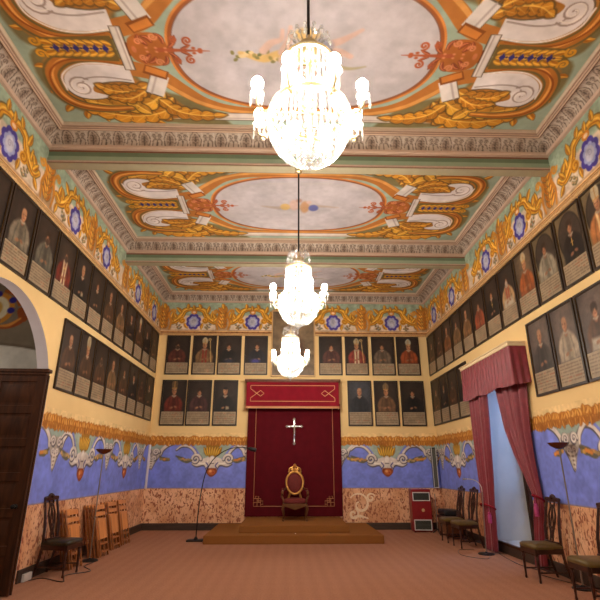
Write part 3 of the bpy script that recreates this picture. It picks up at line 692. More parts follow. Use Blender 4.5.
# back wall
g = GridMesh(); fb = lambda u, z: (u, D, z)
wall_paint(g, paint_frieze(XL, XR, [-2.86, -1.08, 1.38, 3.17], [-3.74, -1.97, -.2, .55, 2.28, 4.12], 47), lambda U, V: (U, D, V + Z_MOLD))
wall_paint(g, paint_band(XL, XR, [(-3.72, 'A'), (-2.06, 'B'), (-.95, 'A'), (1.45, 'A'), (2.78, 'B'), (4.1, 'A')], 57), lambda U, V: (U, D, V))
rect(g, fb, XL, XR, 0, Z_DADO, 2); rect(g, fb, XL, XR, 2.47, Z_MOLD, 0)
tag(g.build('wall_back', MW), kind='structure')
M['vein'] = plain('pale_marble_vein', (240, 206, 172), 0.6, noise=0.12, scale=30)
b = MB()
for p in (spiral((1.98, .62), .30, .06, 2.6, -1.1), spiral((1.80, .38), .14, .03, 1.2, -1.2), spiral((2.28, .78), .12, .03, .3, 1.2), smooth([(1.72, .28), (1.95, .33), (2.2, .27)], 5)):
    b.tube([(x, 0, z) for x, z in p], [.016, .035, .014], 8)
o = b.build(tname(), M['vein']); o.location.y = D; o.scale.y = .08; tag(o, kind='structure')
# floor
b = MB(); b.box(XL - .35, XR + .02, Y0, D + .02, -.12, 0, 0); tag(b.build('floor', M['carpet']), kind='structure')
# baseboards
b = MB(); b.box(XL, XL + .03, ay1 + .02, D, 0, Z_BASE); b.box(XL, XL + .03, Y0, ay0 - .02, 0, Z_BASE); tag(b.build('baseboard_left', M['base'], bevel=.006), kind='structure')
b = MB(); b.box(XR - .03, XR, NY1, D, 0, Z_BASE); b.box(XR - .03, XR, Y0, NY1, 0, Z_BASE); tag(b.build('baseboard_right', M['base'], bevel=.006), kind='structure')
b = MB(); b.box(XL, XR, D - .03, D, 0, Z_BASE); tag(b.build('baseboard_back', M['base'], bevel=.006), kind='structure')
# gilt moulding below the frieze, round the three walls
def gilt(p, q, n, name):
    b = MB(); p = Vector(p); q = Vector(q); n = Vector(n)
    prof = [(0, -.035), (.03, -.035), (.04, -.02), (.035, 0), (.055, .015), (.05, .03), (.02, .045), (0, .05)]
    vs = [e + n * d + Vector((0, 0, z)) for e in (p, q) for d, z in prof]; k = len(prof)
    b.add(vs, [(i, (i + 1) % k, k + (i + 1) % k, k + i) for i in range(k)] + [tuple(range(k)), tuple(range(2 * k - 1, k - 1, -1))], 0, False)
    tag(b.build(name, M['gilt']), kind='structure')
gilt((XL, Y0, Z_MOLD), (XL, D, Z_MOLD), (1, 0, 0), tname()); gilt((XR, Y0, Z_MOLD), (XR, D, Z_MOLD), (-1, 0, 0), tname()); gilt((XL, D, Z_MOLD), (XR, D, Z_MOLD), (0, -1, 0), tname())
# plaster bead in the back left corner
b = MB(); b.tube([(XL + .03, D - .03, Z_DADO), (XL + .03, D - .03, 2.15)], .035, 8); tag(b.build(tname(), M['lilac']), kind='structure')

# side room behind the arch: vault, end wall, floor
g = GridMesh(); SX0, SX1, SY1 = -7.2, XL - WT, 8.5
scx = (SX0 + SX1) / 2; sr = (SX1 - SX0) / 2; SZ = 2.55
VR = 2.1; A0 = math.acos((SX1 - scx) / VR)
vc = Canvas(A0, PI - A0, 3.4, SY1, .03, (138, 122, 100)); vc.mottle(.1, .3, 77)
g.grid(plane_pos(vc, lambda A, Y: (scx + VR * np.cos(A), Y, 2.75 + 2.05 * np.sin(A))), vc.img, 1)
# end wall: pale plaster up to an arched line, grey lunette with a painted cartouche above
ec = Canvas(SX0, SX1, 0, 4.85, .02, (126, 112, 94))
ec.poly([(SX0 - .1, 0)] + [(scx + VR * math.cos(PI - PI * k / 40), 2.9 + .75 * math.sin(PI - PI * k / 40)) for k in range(41)] + [(SX1 + .6, 0)], (206, 200, 190))
ec.stroke([(scx + VR * math.cos(PI - PI * k / 40), 2.92 + .76 * math.sin(PI - PI * k / 40)) for k in range(41)], .04, (108, 94, 78))
px = -5.42
for q in (-1, 1):
    f = lambda p: smooth([(px + q * x, z) for x, z in p], 5)
    ec.stroke(f([(.1, 3.98), (.3, 4.0), (.5, 4.12), (.46, 4.3), (.62, 4.24), (.56, 4.12)]), [.06, .12, .12, .08], (150, 74, 32)); ec.stroke(f([(.1, 4.0), (.3, 4.02), (.48, 4.14)]), [.03, .06, .04], (212, 140, 66))
    ec.stroke(f([(.12, 4.68), (.32, 4.62), (.42, 4.42)]), [.06, .12, .08], (164, 86, 36))
ec.ell(px, 4.34, .34, .32, (196, 130, 50)); ec.ell(px, 4.34, .24, .24, (222, 208, 176)); ec.ell(px, 4.34, .12, .14, (204, 160, 84))
for dx, dz in ((.28, 4.30), (.28, 4.5), (-.28, 4.3), (-.28, 4.5), (0, 4.62), (.05, 4.1)): ec.ell(px + dx, dz, .07, .06, (48, 40, 130))
ec.mottle(.08, .25, 78); g.grid(plane_pos(ec, lambda U, V: (U, SY1, V)), ec.img, 1)
g.quad((SX0, 3.4, 0), (SX0, SY1, 0), (SX0, SY1, SZ), (SX0, 3.4, SZ), 0); g.quad((SX1, ay1, 0), (SX1, SY1, 0), (SX1, SY1, 4.6), (SX1, ay1, 4.6), 0)
g.quad((SX0, 3.4, 0), (SX1, 3.4, 0), (SX1, SY1, 0), (SX0, SY1, 0), 3)
g.quad((SX0, 3.4, 0), (SX1, 3.4, 0), (SX1, 3.4, 4.6), (SX0, 3.4, 4.6), 0)
tag(g.build('wall_side_room', [M['white_plaster'], M['mural'], M['grey_plaster'], M['base']]), kind='structure')

# open door leaf, standing out of the arch
def build_door():
    root = thing('door_1', None, None, (-3.545, 7.06, 0.01), math.radians(1.5)); root['kind'] = 'structure'
    W, H, T = 1.32, 2.86, .07
    b = MB(); b.box(-W, 0, -T / 2 + .014, T / 2 - .014, 0, H)
    st = .11; xs = [-W, -W + st, -W / 2 - .05, -W / 2 + .05, -st, 0]
    for i in (0, 2, 4): b.box(xs[i], xs[i + 1], -T / 2, T / 2, 0, H)
    rows = 6; rh = (H - .14) / rows
    for r_ in range(rows + 1):
        z = r_ * rh; b.box(-W, 0, -T / 2 + .002, T / 2 - .002, z, z + (.16 if r_ == 0 else .12))
    b.build('leaf', M['door_wood'], root, bevel=.008)
    for i in (1, 3):
        for r_ in range(rows):
            z0 = r_ * rh + (.16 if r_ == 0 else .12) + .035; z1 = (r_ + 1) * rh - .035; x0, x1 = xs[i] + .035, xs[i + 1] - .035
            p = MB(); m_ = .05
            for sy in (-1, 1):
                y0, y1 = sy * (T / 2 - .014), sy * (T / 2 + .004)
                vs = [(x0, y0, z0), (x1, y0, z0), (x1, y0, z1), (x0, y0, z1), (x0 + m_, y1, z0 + m_), (x1 - m_, y1, z0 + m_), (x1 - m_, y1, z1 - m_), (x0 + m_, y1, z1 - m_)]
                p.add(vs, [(4, 5, 6, 7), (0, 1, 5, 4), (1, 2, 6, 5), (2, 3, 7, 6), (3, 0, 4, 7)], 0, False)
            p.build('panel', M['door_wood'], root)
    b = MB(); b.box(-W - .02, .045, -T / 2 - .03, T / 2 + .03, H, H + .05); b.box(-W, .015, -T / 2 - .015, T / 2 + .015, H - .04, H); b.build('top_moulding', M['door_wood'], root, bevel=.006)
    b = MB(); b.tube([(.012, -T / 2 - .002, .0), (.012, -T / 2 - .002, H - .04)], .018, 8); b.tube([(.012, T / 2 + .002, 0), (.012, T / 2 + .002, H - .04)], .018, 8); b.build('edge_bead', M['door_wood'], root)
    b = MB(); b.lathe([(.03, 0), (.03, .01), (.012, .02), (.012, .05), (.028, .06), (.028, .08), (.01, .09)], 12, T=Matrix.Translation((-.09, -T / 2, 1.05)) @ Matrix.Rotation(PI / 2, 4, 'X')); b.build('door_knob', M['iron'], root)
build_door()

# ================================================================== PORTRAITS
PW, PH = .69, 1.17; FW = .034; CAP = .32
SK = (178, 126, 88)
def paint_portrait(robe, head, seed, opt):
    iw, ih = PW - 2 * FW, PH - 2 * FW - CAP
    bgc = np.array(opt.get('bg', (36, 28, 23)), float); c = Canvas(-iw / 2, iw / 2, 0, ih, .0145, bgc); r = random.Random(seed)
    c.ell(.05, .55, .28, .34, bgc * 1.35, soft=.22)
    if opt.get('oval'):
        full = Canvas(-iw / 2, iw / 2, 0, ih, .0145, (104, 88, 62)); full.ell(0, ih / 2, iw / 2 - .02, ih / 2 - .015, (30, 22, 16)); c.img = full.img
        c.ell(0, ih / 2, iw / 2 - .04, ih / 2 - .035, (56, 46, 38), soft=.04)
    dx = r.uniform(-.03, .03); hy = .52 + r.uniform(-.02, .02); tn = r.choice((-1, 1)); R = np.array(robe, float) * .78
    # shoulders and chest
    c.poly(smooth([(dx - .25, .0), (dx - .24, .2), (dx - .17, .34), (dx - .06, .42), (dx + .06, .42), (dx + .17, .34), (dx + .24, .2), (dx + .25, 0)], 5), R, soft=.05)
    c.poly([(dx - .05, .42), (dx + .05, .42), (dx + .07, 0), (dx - .03, 0)], R * (.72 if not opt.get('stole') else 1), soft=.05, a=.8)
    for q in (-1, 1):
        c.stroke(smooth([(dx + q * .17, .3), (dx + q * .21, .16), (dx + q * .08, .09)]), [.06, .09, .06], R * 1.18, soft=.05, a=.8)
        c.stroke(smooth([(dx + q * .1, .33), (dx + q * .13, .2), (dx + q * .15, .03)]), .02, R * .6, soft=.03, a=.6)
    if opt.get('stole'):
        for q in (-1, 1): c.stroke(smooth([(dx + q * .05, .4), (dx + q * .04, .2), (dx + q * .05, .0)]), .05, opt['stole'], soft=.025)
    if opt.get('white'): c.poly([(dx - .2, .0), (dx - .17, .16), (dx + .17, .16), (dx + .2, .0)], (160, 148, 128), soft=.05)
    # head
    c.stroke([(dx, .38), (dx, hy - .03)], .07, (140, 92, 64), soft=.03)
    c.stroke([(dx - .05, .405), (dx, .385), (dx + .05, .405)], .028, opt.get('collar', (150, 138, 118)), soft=.02)
    c.ell(dx, hy, .062, .088, SK, soft=.025); c.ell(dx - tn * .025, hy, .035, .08, (116, 74, 50), soft=.04, a=.5)
    c.ell(dx + tn * .02, hy + .035, .03, .03, (184, 134, 96), soft=.03); c.ell(dx + tn * .012, hy - .01, .009, .02, (170, 118, 82), soft=.015)
    for q in (-1, 1): c.ell(dx + tn * .012 + q * .025, hy + .012, .011, .008, (50, 32, 24), soft=.012)
    c.ell(dx + tn * .012, hy - .045, .018, .007, (128, 62, 46), soft=.012)
    if 'beard' in head: c.ell(dx, hy - .07, .05, .06, (66, 46, 34) if 'grey' not in head else (150, 136, 120), soft=.03)
    if 'mitre' in head:
        h = .27 if 'tall' in head else .2; mc = np.array(opt.get('mitre', (204, 186, 148))) * .8
        c.poly(smooth([(dx - .065, hy + .055), (dx - .085, hy + .06 + h * .5), (dx, hy + .05 + h), (dx + .085, hy + .06 + h * .5), (dx + .065, hy + .055)], 4), mc, soft=.02)
        c.stroke([(dx, hy + .07), (dx, hy + h)], .018, (168, 120, 60), soft=.015); c.stroke([(dx - .062, hy + .07), (dx + .062, hy + .07)], .022, (176, 130, 66), soft=.015)
    elif 'cap' in head: c.ell(dx, hy + .07, .066, .036, (24, 18, 18), soft=.02)
    elif 'bald' in head: c.ell(dx, hy + .06, .055, .045, (166, 120, 86), soft=.03)
    else: c.ell(dx, hy + .065, .064, .045, (48, 32, 22), soft=.025); c.ell(dx - .05, hy + .02, .022, .05, (48, 32, 22), soft=.025); c.ell(dx + .05, hy + .02, .022, .05, (48, 32, 22), soft=.025)
    # hands and what they hold
    if opt.get('hands', True): c.ell(dx - .05, .10, .045, .026, (136, 94, 66), rot=.3, soft=.02); c.ell(dx + .06, .12, .042, .024, (130, 88, 62), rot=-.4, soft=.02)
    if opt.get('cross'): c.stroke([(dx, .33), (dx, .22)], .014, (206, 164, 80)); c.stroke([(dx - .025, .28), (dx + .025, .28)], .014, (206, 164, 80))
    if opt.get('staff'): c.stroke([(dx + .2, .02), (dx + .15, .66)], .018, (196, 164, 100)); c.stroke(spiral((dx + .13, .70), .045, .01, -.6, 1.1), .016, (206, 172, 104))
    if opt.get('book'): c.poly([(dx + .03, .05), (dx + .12, .07), (dx + .11, .13), (dx + .02, .12)], (140, 126, 100), soft=.03)
    if opt.get('patch'): c.ell(-.02, .06, .13, .06, opt['patch'], soft=.06)
    c.mottle(.14, .06, seed); return c
def paint_caption(seed):
    iw = PW - 2 * FW
    c = Canvas(-iw / 2, iw / 2, 0, CAP, .0125, (150, 132, 106)); r = random.Random(seed)
    for k in range(6):
        y = CAP - .04 - k * .044; x = -iw / 2 + .03
        while x < iw / 2 - .05:
            w = r.uniform(.02, .07); c.stroke([(x, y), (min(x + w, iw / 2 - .03), y)], .016, (112, 92, 70) if r.random() > .12 else (140, 80, 54), .9); x += w + r.choice((.015, .02, .035))
    c.mottle(.12, .1, seed); return c
CAPS = [paint_caption(900 + i) for i in range(4)]
cap_mesh = []
def frame_mesh():
    b = MB()
    def bars(w, h, fw, d0, d1, m):
        for s_ in (-1, 1):
            b.prism([(s_ * w / 2, -h / 2), (s_ * w / 2, h / 2), (s_ * (w / 2 - fw), h / 2 - fw), (s_ * (w / 2 - fw), -h / 2 + fw)], -d1, -d0, 'y', m)
            b.prism([(-w / 2, s_ * h / 2), (w / 2, s_ * h / 2), (w / 2 - fw, s_ * (h / 2 - fw)), (-w / 2 + fw, s_ * (h / 2 - fw))], -d1, -d0, 'y', m)
    bars(PW, PH, FW, 0, .035, 0); bars(PW - 2 * FW + .014, PH - 2 * FW + .014, .008, .02, .03, 1)
    return b
_f = frame_mesh().build('frame', [M['dark_frame'], M['old_gilt']]); FRAME_ME = _f.data; bpy.data.objects.remove(_f)
for cc in CAPS:
    gm = GridMesh(); gm.grid(plane_pos(cc, lambda U, V: (U, -.016, V - PH / 2 + FW)), cc.img, 0); o = gm.build('inscription_panel', [M['canvas']]); cap_mesh.append(o.data); bpy.data.objects.remove(o)
CAP_N = [0]
def portrait(loc, rz, label, group, robe, head='', size=(1, 1), **opt):
    root = thing('portrait_picture', label, 'picture', loc, rz, group); root.scale = (size[0], 1, size[1])
    link(bpy.data.objects.new('frame', FRAME_ME), root)
    CAP_N[0] += 1; n = CAP_N[0]
    cv = paint_portrait(robe, head, 100 + n, opt); gm = GridMesh()
    gm.grid(plane_pos(cv, lambda U, V: (U, -.014, V - PH / 2 + FW + CAP)), cv.img, 0); gm.build('canvas', [M['canvas']], root)
    link(bpy.data.objects.new('inscription_panel', cap_mesh[n % 4]), root)
    b = MB(); b.box(-PW / 2 + .01, PW / 2 - .01, -.01, .0, -PH / 2 + .01, PH / 2 - .01); b.build('backing', M['dark_frame'], root)
    return root
ORD = ['first', 'second', 'third', 'fourth', 'fifth', 'sixth', 'seventh', 'eighth', 'ninth', 'tenth', 'eleventh', 'twelfth', 'thirteenth']
ZU, ZL = 4.69, 3.365
GREYW = (140, 128, 108); DARK = (34, 28, 26); BROWN = (92, 62, 40); TAN = (142, 106, 68); RED = (124, 44, 30); ORG = (164, 80, 42); CREAM = (190, 170, 136)
# left wall, upper row: from the back corner to the arch
LU = [(BROWN, 'beard', 'dim brown'), (DARK, '', 'very dark'), (BROWN, 'mitre', 'dim brown mitred'), (DARK, 'cap', 'dark-robed'), (TAN, 'bald', 'tan-robed'),
      (BROWN, 'bald', 'brown-robed'), ((52, 42, 36), '', 'dark-robed'), (DARK, 'bald', 'black-robed pale-faced'), (RED, 'beard', 'red-and-cream vested'), ((108, 102, 88), 'beard', 'bearded grey-robed'), (GREYW, 'bald', 'bald pale-robed'), ((60, 46, 34), '', 'dim brown')]
for i, (rb, hd, ds) in enumerate(LU):
    y = 13.28 - i * .717
    kw = dict(cross=(i == 8), book=(i == 7)); 
    if i == 8: kw['stole'] = CREAM
    portrait((XL + .002, y, ZU), PI / 2, 'portrait of a %s figure, %s from back corner, left wall upper row' % (ds, ORD[i]), 'portraits in the upper row of the left wall', rb, hd, **kw)
LLW = [(DARK, '', 'very dark'), (BROWN, 'beard', 'dim brown'), (DARK, 'cap', 'dark'), (BROWN, '', 'brown-robed'), (TAN, 'bald', 'tan-robed'), (BROWN, 'beard', 'brown-robed bearded'), (BROWN, 'tall mitre', 'white-mitred'), (BROWN, 'bald', 'brown-robed bald')]
for i, (rb, hd, ds) in enumerate(LLW):
    portrait((XL + .002, 13.27 - i * .723, ZL), PI / 2, 'portrait of a %s figure, %s from back corner, left wall lower row' % (ds, ORD[i]), 'portraits in the lower row of the left wall', rb, hd, size=(1.02, 1.02))
# back wall
BU = [(-3.24, (104, 52, 40), 'beard', 'bearded reddish-brown robed', {}), (-2.465, TAN, 'mitre', 'mitred cream-caped staff-bearing', dict(stole=RED, staff=True)), (-1.725, DARK, '', 'black-robed', dict(patch=(40, 44, 60))), (-.94, (36, 32, 40), 'grey', 'black-robed with violet cloth', dict(patch=(52, 48, 110))),
      (1.27, (98, 56, 46), '', 'brown-red robed', {}), (2.05, (156, 62, 48), 'mitre', 'white-mitred red-caped staff-bearing', dict(stole=CREAM, staff=True)), (2.845, (124, 104, 84), '', 'grey-brown robed', {}), (3.59, (176, 84, 42), 'mitre', 'white-mitred orange-caped', dict(mitre=(200, 196, 170)))]
for i, (x, rb, hd, ds, kw) in enumerate(BU):
    side = ('%s from the left corner' % ORD[i]) if i < 4 else ('%s from the right corner' % ORD[7 - i])
    portrait((x, D - .002, ZU), 0, 'portrait of %s figure, %s, back wall upper row' % (ds, side), 'portraits in the upper row of the back wall', rb, hd, **kw)
BL = [(-3.255, (122, 48, 34), 'tall mitre', 'tall-mitred red-caped', dict(mitre=(120, 92, 60)), 'left corner', 0), (-2.53, (84, 50, 48), '', 'mauve-brown robed', {}, 'left corner', 1), (-1.775, DARK, 'cap', 'black-robed white-cuffed', dict(book=True), 'left corner', 2),
      (2.09, (38, 40, 46), 'bald', 'hazy dark', dict(bg=(46, 46, 50), hands=False), 'right corner', 2), (2.86, (128, 92, 62), 'mitre', 'mitred tan-caped', dict(mitre=(140, 116, 82)), 'right corner', 1), (3.63, DARK, '', 'black-robed ruddy-faced', {}, 'right corner', 0)]
for (x, rb, hd, ds, kw, wh, k) in BL:
    portrait((x, D - .002, 3.305), 0, 'portrait of a %s figure, back wall lower row, %s from %s' % (ds, ORD[k], wh), 'portraits in the lower row of the back wall', rb, hd, size=(1.01, 1.10), **kw)
# right wall, upper row
RU = [(BROWN, '', 'dim brown', {}), (BROWN, 'beard', 'dim brown bearded', {}), ((150, 94, 52), 'bald', 'orange-brown robed', {}), (TAN, '', 'tan-brown robed', {}), ((150, 108, 66), 'bald', 'tan-robed', {}), ((172, 84, 54), '', 'red-orange robed', {}), (DARK, '', 'black-robed', dict(cross=True)),
      ((190, 150, 104), 'grey beard', 'grey-bearded red-and-white vested', dict(stole=(150, 60, 40), white=True)), ((176, 92, 40), 'mitre', 'mitred orange-caped', dict(bg=(72, 58, 44))), ((172, 160, 136), '', 'grey-white robed oval', dict(oval=True)), (DARK, '', 'black-robed oval', dict(oval=True, cross=True)), ((196, 124, 66), 'tall mitre', 'cream-mitred oval', dict(oval=True, mitre=(224, 204, 164), stole=(210, 180, 130)))]
for i, (rb, hd, ds, kw) in enumerate(RU):
    portrait((XR - .002, 13.49 - i * .722, ZU - .02), -PI / 2, 'portrait of a %s figure, %s from back corner, right wall upper row' % (ds, ORD[i]), 'portraits in the upper row of the right wall', rb, hd, **kw)
RL = [(13.47, BROWN, '', 'dim brown', 'first from the back corner'), (12.755, DARK, '', 'very dark', 'second from the back corner'), (12.04, BROWN, 'beard', 'dark bearded', 'third from the back corner'), (11.325, DARK, 'bald', 'dark', 'fourth from the back corner'),
      (7.60, (66, 58, 50), 'bald', 'dark-robed', 'nearest the curtain'), (6.865, (190, 170, 142), 'bald', 'white-robed seated', 'second from the curtain'), (6.12, (104, 70, 46), '', 'brown-furred white-cuffed', 'third from the curtain')]
for (y, rb, hd, ds, wh) in RL:
    kw = dict(bg=(70, 60, 54)) if y < 8 else {}
    if 'seated' in ds: kw['book'] = True
    if 'furred' in ds: kw['white'] = True
    portrait((XR - .002, y, 3.30), -PI / 2, 'portrait of a %s figure, right wall lower row, %s' % (ds, wh), 'portraits in the lower row of the right wall', rb, hd, size=(1.02, 1.08), **kw)
# the large brown painting over the hanging
def large_painting():
    root = thing('large_picture', 'large dim brown painting in a thin frame behind the farthest chandelier', 'picture', (.16, D - .062, 5.06))
    w, h = 1.30, 2.02; c = Canvas(-w / 2, w / 2, -h / 2, h / 2, .02, (106, 88, 66))
    c.ell(0, .1, .5, .75, (124, 104, 78), soft=.3); c.poly(smooth([(-.45, -.6), (-.3, 0), (0, .3), (.3, 0), (.45, -.6)], 5), (88, 66, 50), soft=.15); c.ell(0, .42, .12, .16, (146, 112, 84), soft=.08); c.ell(-.3, -.5, .25, .2, (78, 62, 50), soft=.12)
    c.mottle(.2, .15, 5); gm = GridMesh(); gm.grid(plane_pos(c, lambda U, V: (U, -.02, V)), c.img, 0); gm.build('canvas', [M['canvas']], root)
    b = MB(); f_ = .035
    for s_ in (-1, 1):
        b.prism([(s_ * w / 2, -h / 2), (s_ * w / 2, h / 2), (s_ * (w / 2 - f_), h / 2 - f_), (s_ * (w / 2 - f_), -h / 2 + f_)], -.04, .06, 'y'); b.prism([(-w / 2, s_ * h / 2), (w / 2, s_ * h / 2), (w / 2 - f_, s_ * (h / 2 - f_)), (-w / 2 + f_, s_ * (h / 2 - f_))], -.04, .06, 'y')
    b.build('frame', M['gilt'], root)
large_painting()

# ================================================================== DAIS, HANGING, THRONE
b = MB(); b.box(-1.78, 2.12, 11.35, D - .035, 0.001, .17); tag(b.build('lower_platform', M['gold_carpet'], bevel=.012), 'wide lower step of the golden-brown carpeted dais, resting on the floor', 'platform')
b = MB(); b.box(-1.06, 1.42, 11.78, D - .035, .171, .32); tag(b.build('upper_platform', M['gold_carpet'], bevel=.012), 'narrower upper step of the golden-brown dais, under the throne', 'platform')
for i, x in enumerate((-.62, .2, .98)):
    b = MB(); b.lathe([(.018, 0), (.02, .006), (.014, .016), (.004, .022)], 10, (0, 0, 0)); o = b.build('floor_stud', M['silver']); o.location = (x, 11.62, .171)
    tag(o, 'tiny shiny stud on the lower dais step, %s of three' % ('leftmost', 'middle', 'rightmost')[i], 'stud', 'studs on the lower dais step')
def hanging():
    root = thing('wall_hanging', 'tall wine-red cloth with gold braid border hung behind the throne', 'hanging', (.2, D - .06, .33))
    nx, nz = 60, 30; w, h = 2.62, 2.95; vs = []; fs = []
    for j in range(nz + 1):
        for i in range(nx + 1):
            x = -w / 2 + w * i / nx; z = h * j / nz; vs.append((x, -.006 * math.sin(x * 9) - .004 * math.sin(x * 23 + 1), z))
    for j in range(nz):
        for i in range(nx): a = j * (nx + 1) + i; fs.append((a, a + 1, a + nx + 2, a + nx + 1))
    n0 = len(vs); vs2 = [(x, .03, z) for x, y, z in vs]; m = MB(); m.add(vs, fs); m.box(-w / 2, w / 2, .01, .035, 0, h)
    m.build('cloth', M['red_velvet'], root, angle=80)
    k = MB(); t = .014; xa, xb, zb = -1.08, 1.08, .25; s = .095
    def br(p, q): k.tube([(p[0], -.022, p[1]), (q[0], -.022, q[1])], t, 6, flat=.6)
    br((xa, zb + 2 * s), (xa, h - .02)); br((xb, zb + 2 * s), (xb, h - .02)); br((xa + 2 * s, zb), (xb - 2 * s, zb))
    k.build('braid_border', M['braid_dim'], root)
    for sx, x0 in ((1, xa), (-1, xb)):
        k = MB()
        def bb(pts):
            P = [(x0 + sx * u * s, -.024, zb + v * s) for u, v in pts]; k.tube(P, t * 1.1, 6, flat=.6)
        # square interlaced corner knot
        bb([(0, 2), (2, 2), (2, 0), (1, 0), (1, 3), (0.55, 3)][:4]); bb([(0, 2), (0, 1), (2, 1)]); bb([(1, 0), (1, 2.2)]); bb([(0, 1), (0, 0), (1, 0)]); bb([(.5, 2), (.5, 2.6), (1.4, 2.6), (1.4, 1)]); bb([(2, .5), (2.6, .5), (2.6, 1.4), (1, 1.4)]); bb([(2, 0), (2.2, 0)])
        k.build('corner_knot', M['braid_dim'], root)
hanging()
def canopy():
    root = thing('red_canopy', 'red box valance with pale gold braid above the throne hanging', 'valance', (.15, D - .002, 3.16))
    w, h, d = 2.62, .72, .30; m = MB(); n = 60
    for side in (0,):
        vs = []; path = [(-w / 2, 0)] + [(-w / 2, -d)] + [(-w / 2 + w * i / n, -d) for i in range(1, n)] + [(w / 2, -d), (w / 2, 0)]
        for z in (0, h * .5, h):
            for i, (x, y) in enumerate(path): vs.append((x, y - (.004 * math.sin(x * 16) if y < -.1 else 0), z))
        k = len(path); fs = [(j * k + i, j * k + i + 1, (j + 1) * k + i + 1, (j + 1) * k + i) for j in range(2) for i in range(k - 1)]; m.add(vs, fs)
    m.build('valance_cloth', M['red_bright'], root, angle=60)
    b = MB(); b.box(-w / 2 - .05, w / 2 + .05, -d - .06, 0, h, h + .05); b.box(-w / 2 - .02, w / 2 + .02, -d - .03, 0, h - .03, h); b.build('top_board', M['wood_mid'], root, bevel=.01)
    b = MB(); b.box(-w / 2 - .005, w / 2 + .005, -d - .012, -d + .008, -.045, .015); b.box(-w / 2 - .008, -w / 2 + .01, -d, 0, -.045, .015); b.box(w / 2 - .01, w / 2 + .008, -d, 0, -.045, .015); b.build('fringe', M['braid_dim'], root)
    k = MB(); y = -d - .016; t = .014; xe = w / 2 - .12; za, zb_ = .15, h - .13; zm = (za + zb_) / 2; q = .1
    def P(pts): k.tube([(x, y, z) for x, z in pts], t, 6, flat=.6)
    P([(-xe, zb_), (xe, zb_)]); P([(-xe, za), (xe, za)])
    for s in (-1, 1):
        P([(s * xe, zb_), (s * xe, zb_ - .09), (s * (xe - .18 - q), zm - q * .8 + .0)]); P([(s * xe, za), (s * xe, za + .09), (s * (xe - .18 - q), zm + q * .8)])
        P([(s * (xe - .18 - q), zm - q * .8), (s * (xe - .18 - 2 * q), zm), (s * (xe - .18 - q), zm + q * .8)])
    k.build('braid', M['braid'], root)
canopy()
def crucifix():
    root = thing('crucifix', 'silver crucifix hung on the red cloth above the throne', 'crucifix', (.2, D - .115, 2.16))
    b = MB(); b.box(-.022, .022, -.012, .012, .04, .66); b.box(-.19, .19, -.012, .012, .46, .505); b.build('cross', M['silver'], root, bevel=.006)
    for c in ((0, .68), (-.205, .482), (.205, .482), (0, .02)):
        b = MB()
        for dx, dz in ((-.025, 0), (.025, 0), (0, .025), (0, -.025), (0, 0)): b.ball((c[0] + dx, 0, c[1] + dz), .022, 8, 6)
        b.build('trefoil_end', M['silver'], root)
    b = MB(); b.tube([(-.15, -.03, .50), (-.07, -.035, .47), (0, -.035, .46), (.07, -.035, .47), (.15, -.03, .50)], [.01, .014, .018, .014, .01], 8)
    b.tube([(0, -.035, .48), (0, -.04, .40), (.008, -.038, .32), (0, -.04, .25), (0, -.03, .14)], [.02, .03, .026, .022, .01], 8); b.ball((0.005, -.045, .515), .024, 10, 8); b.build('figure', M['silver'], root)
    b = MB(); b.box(-.01, .01, .0, .05, .3, .34); b.build('hook', M['iron'], root)
crucifix()

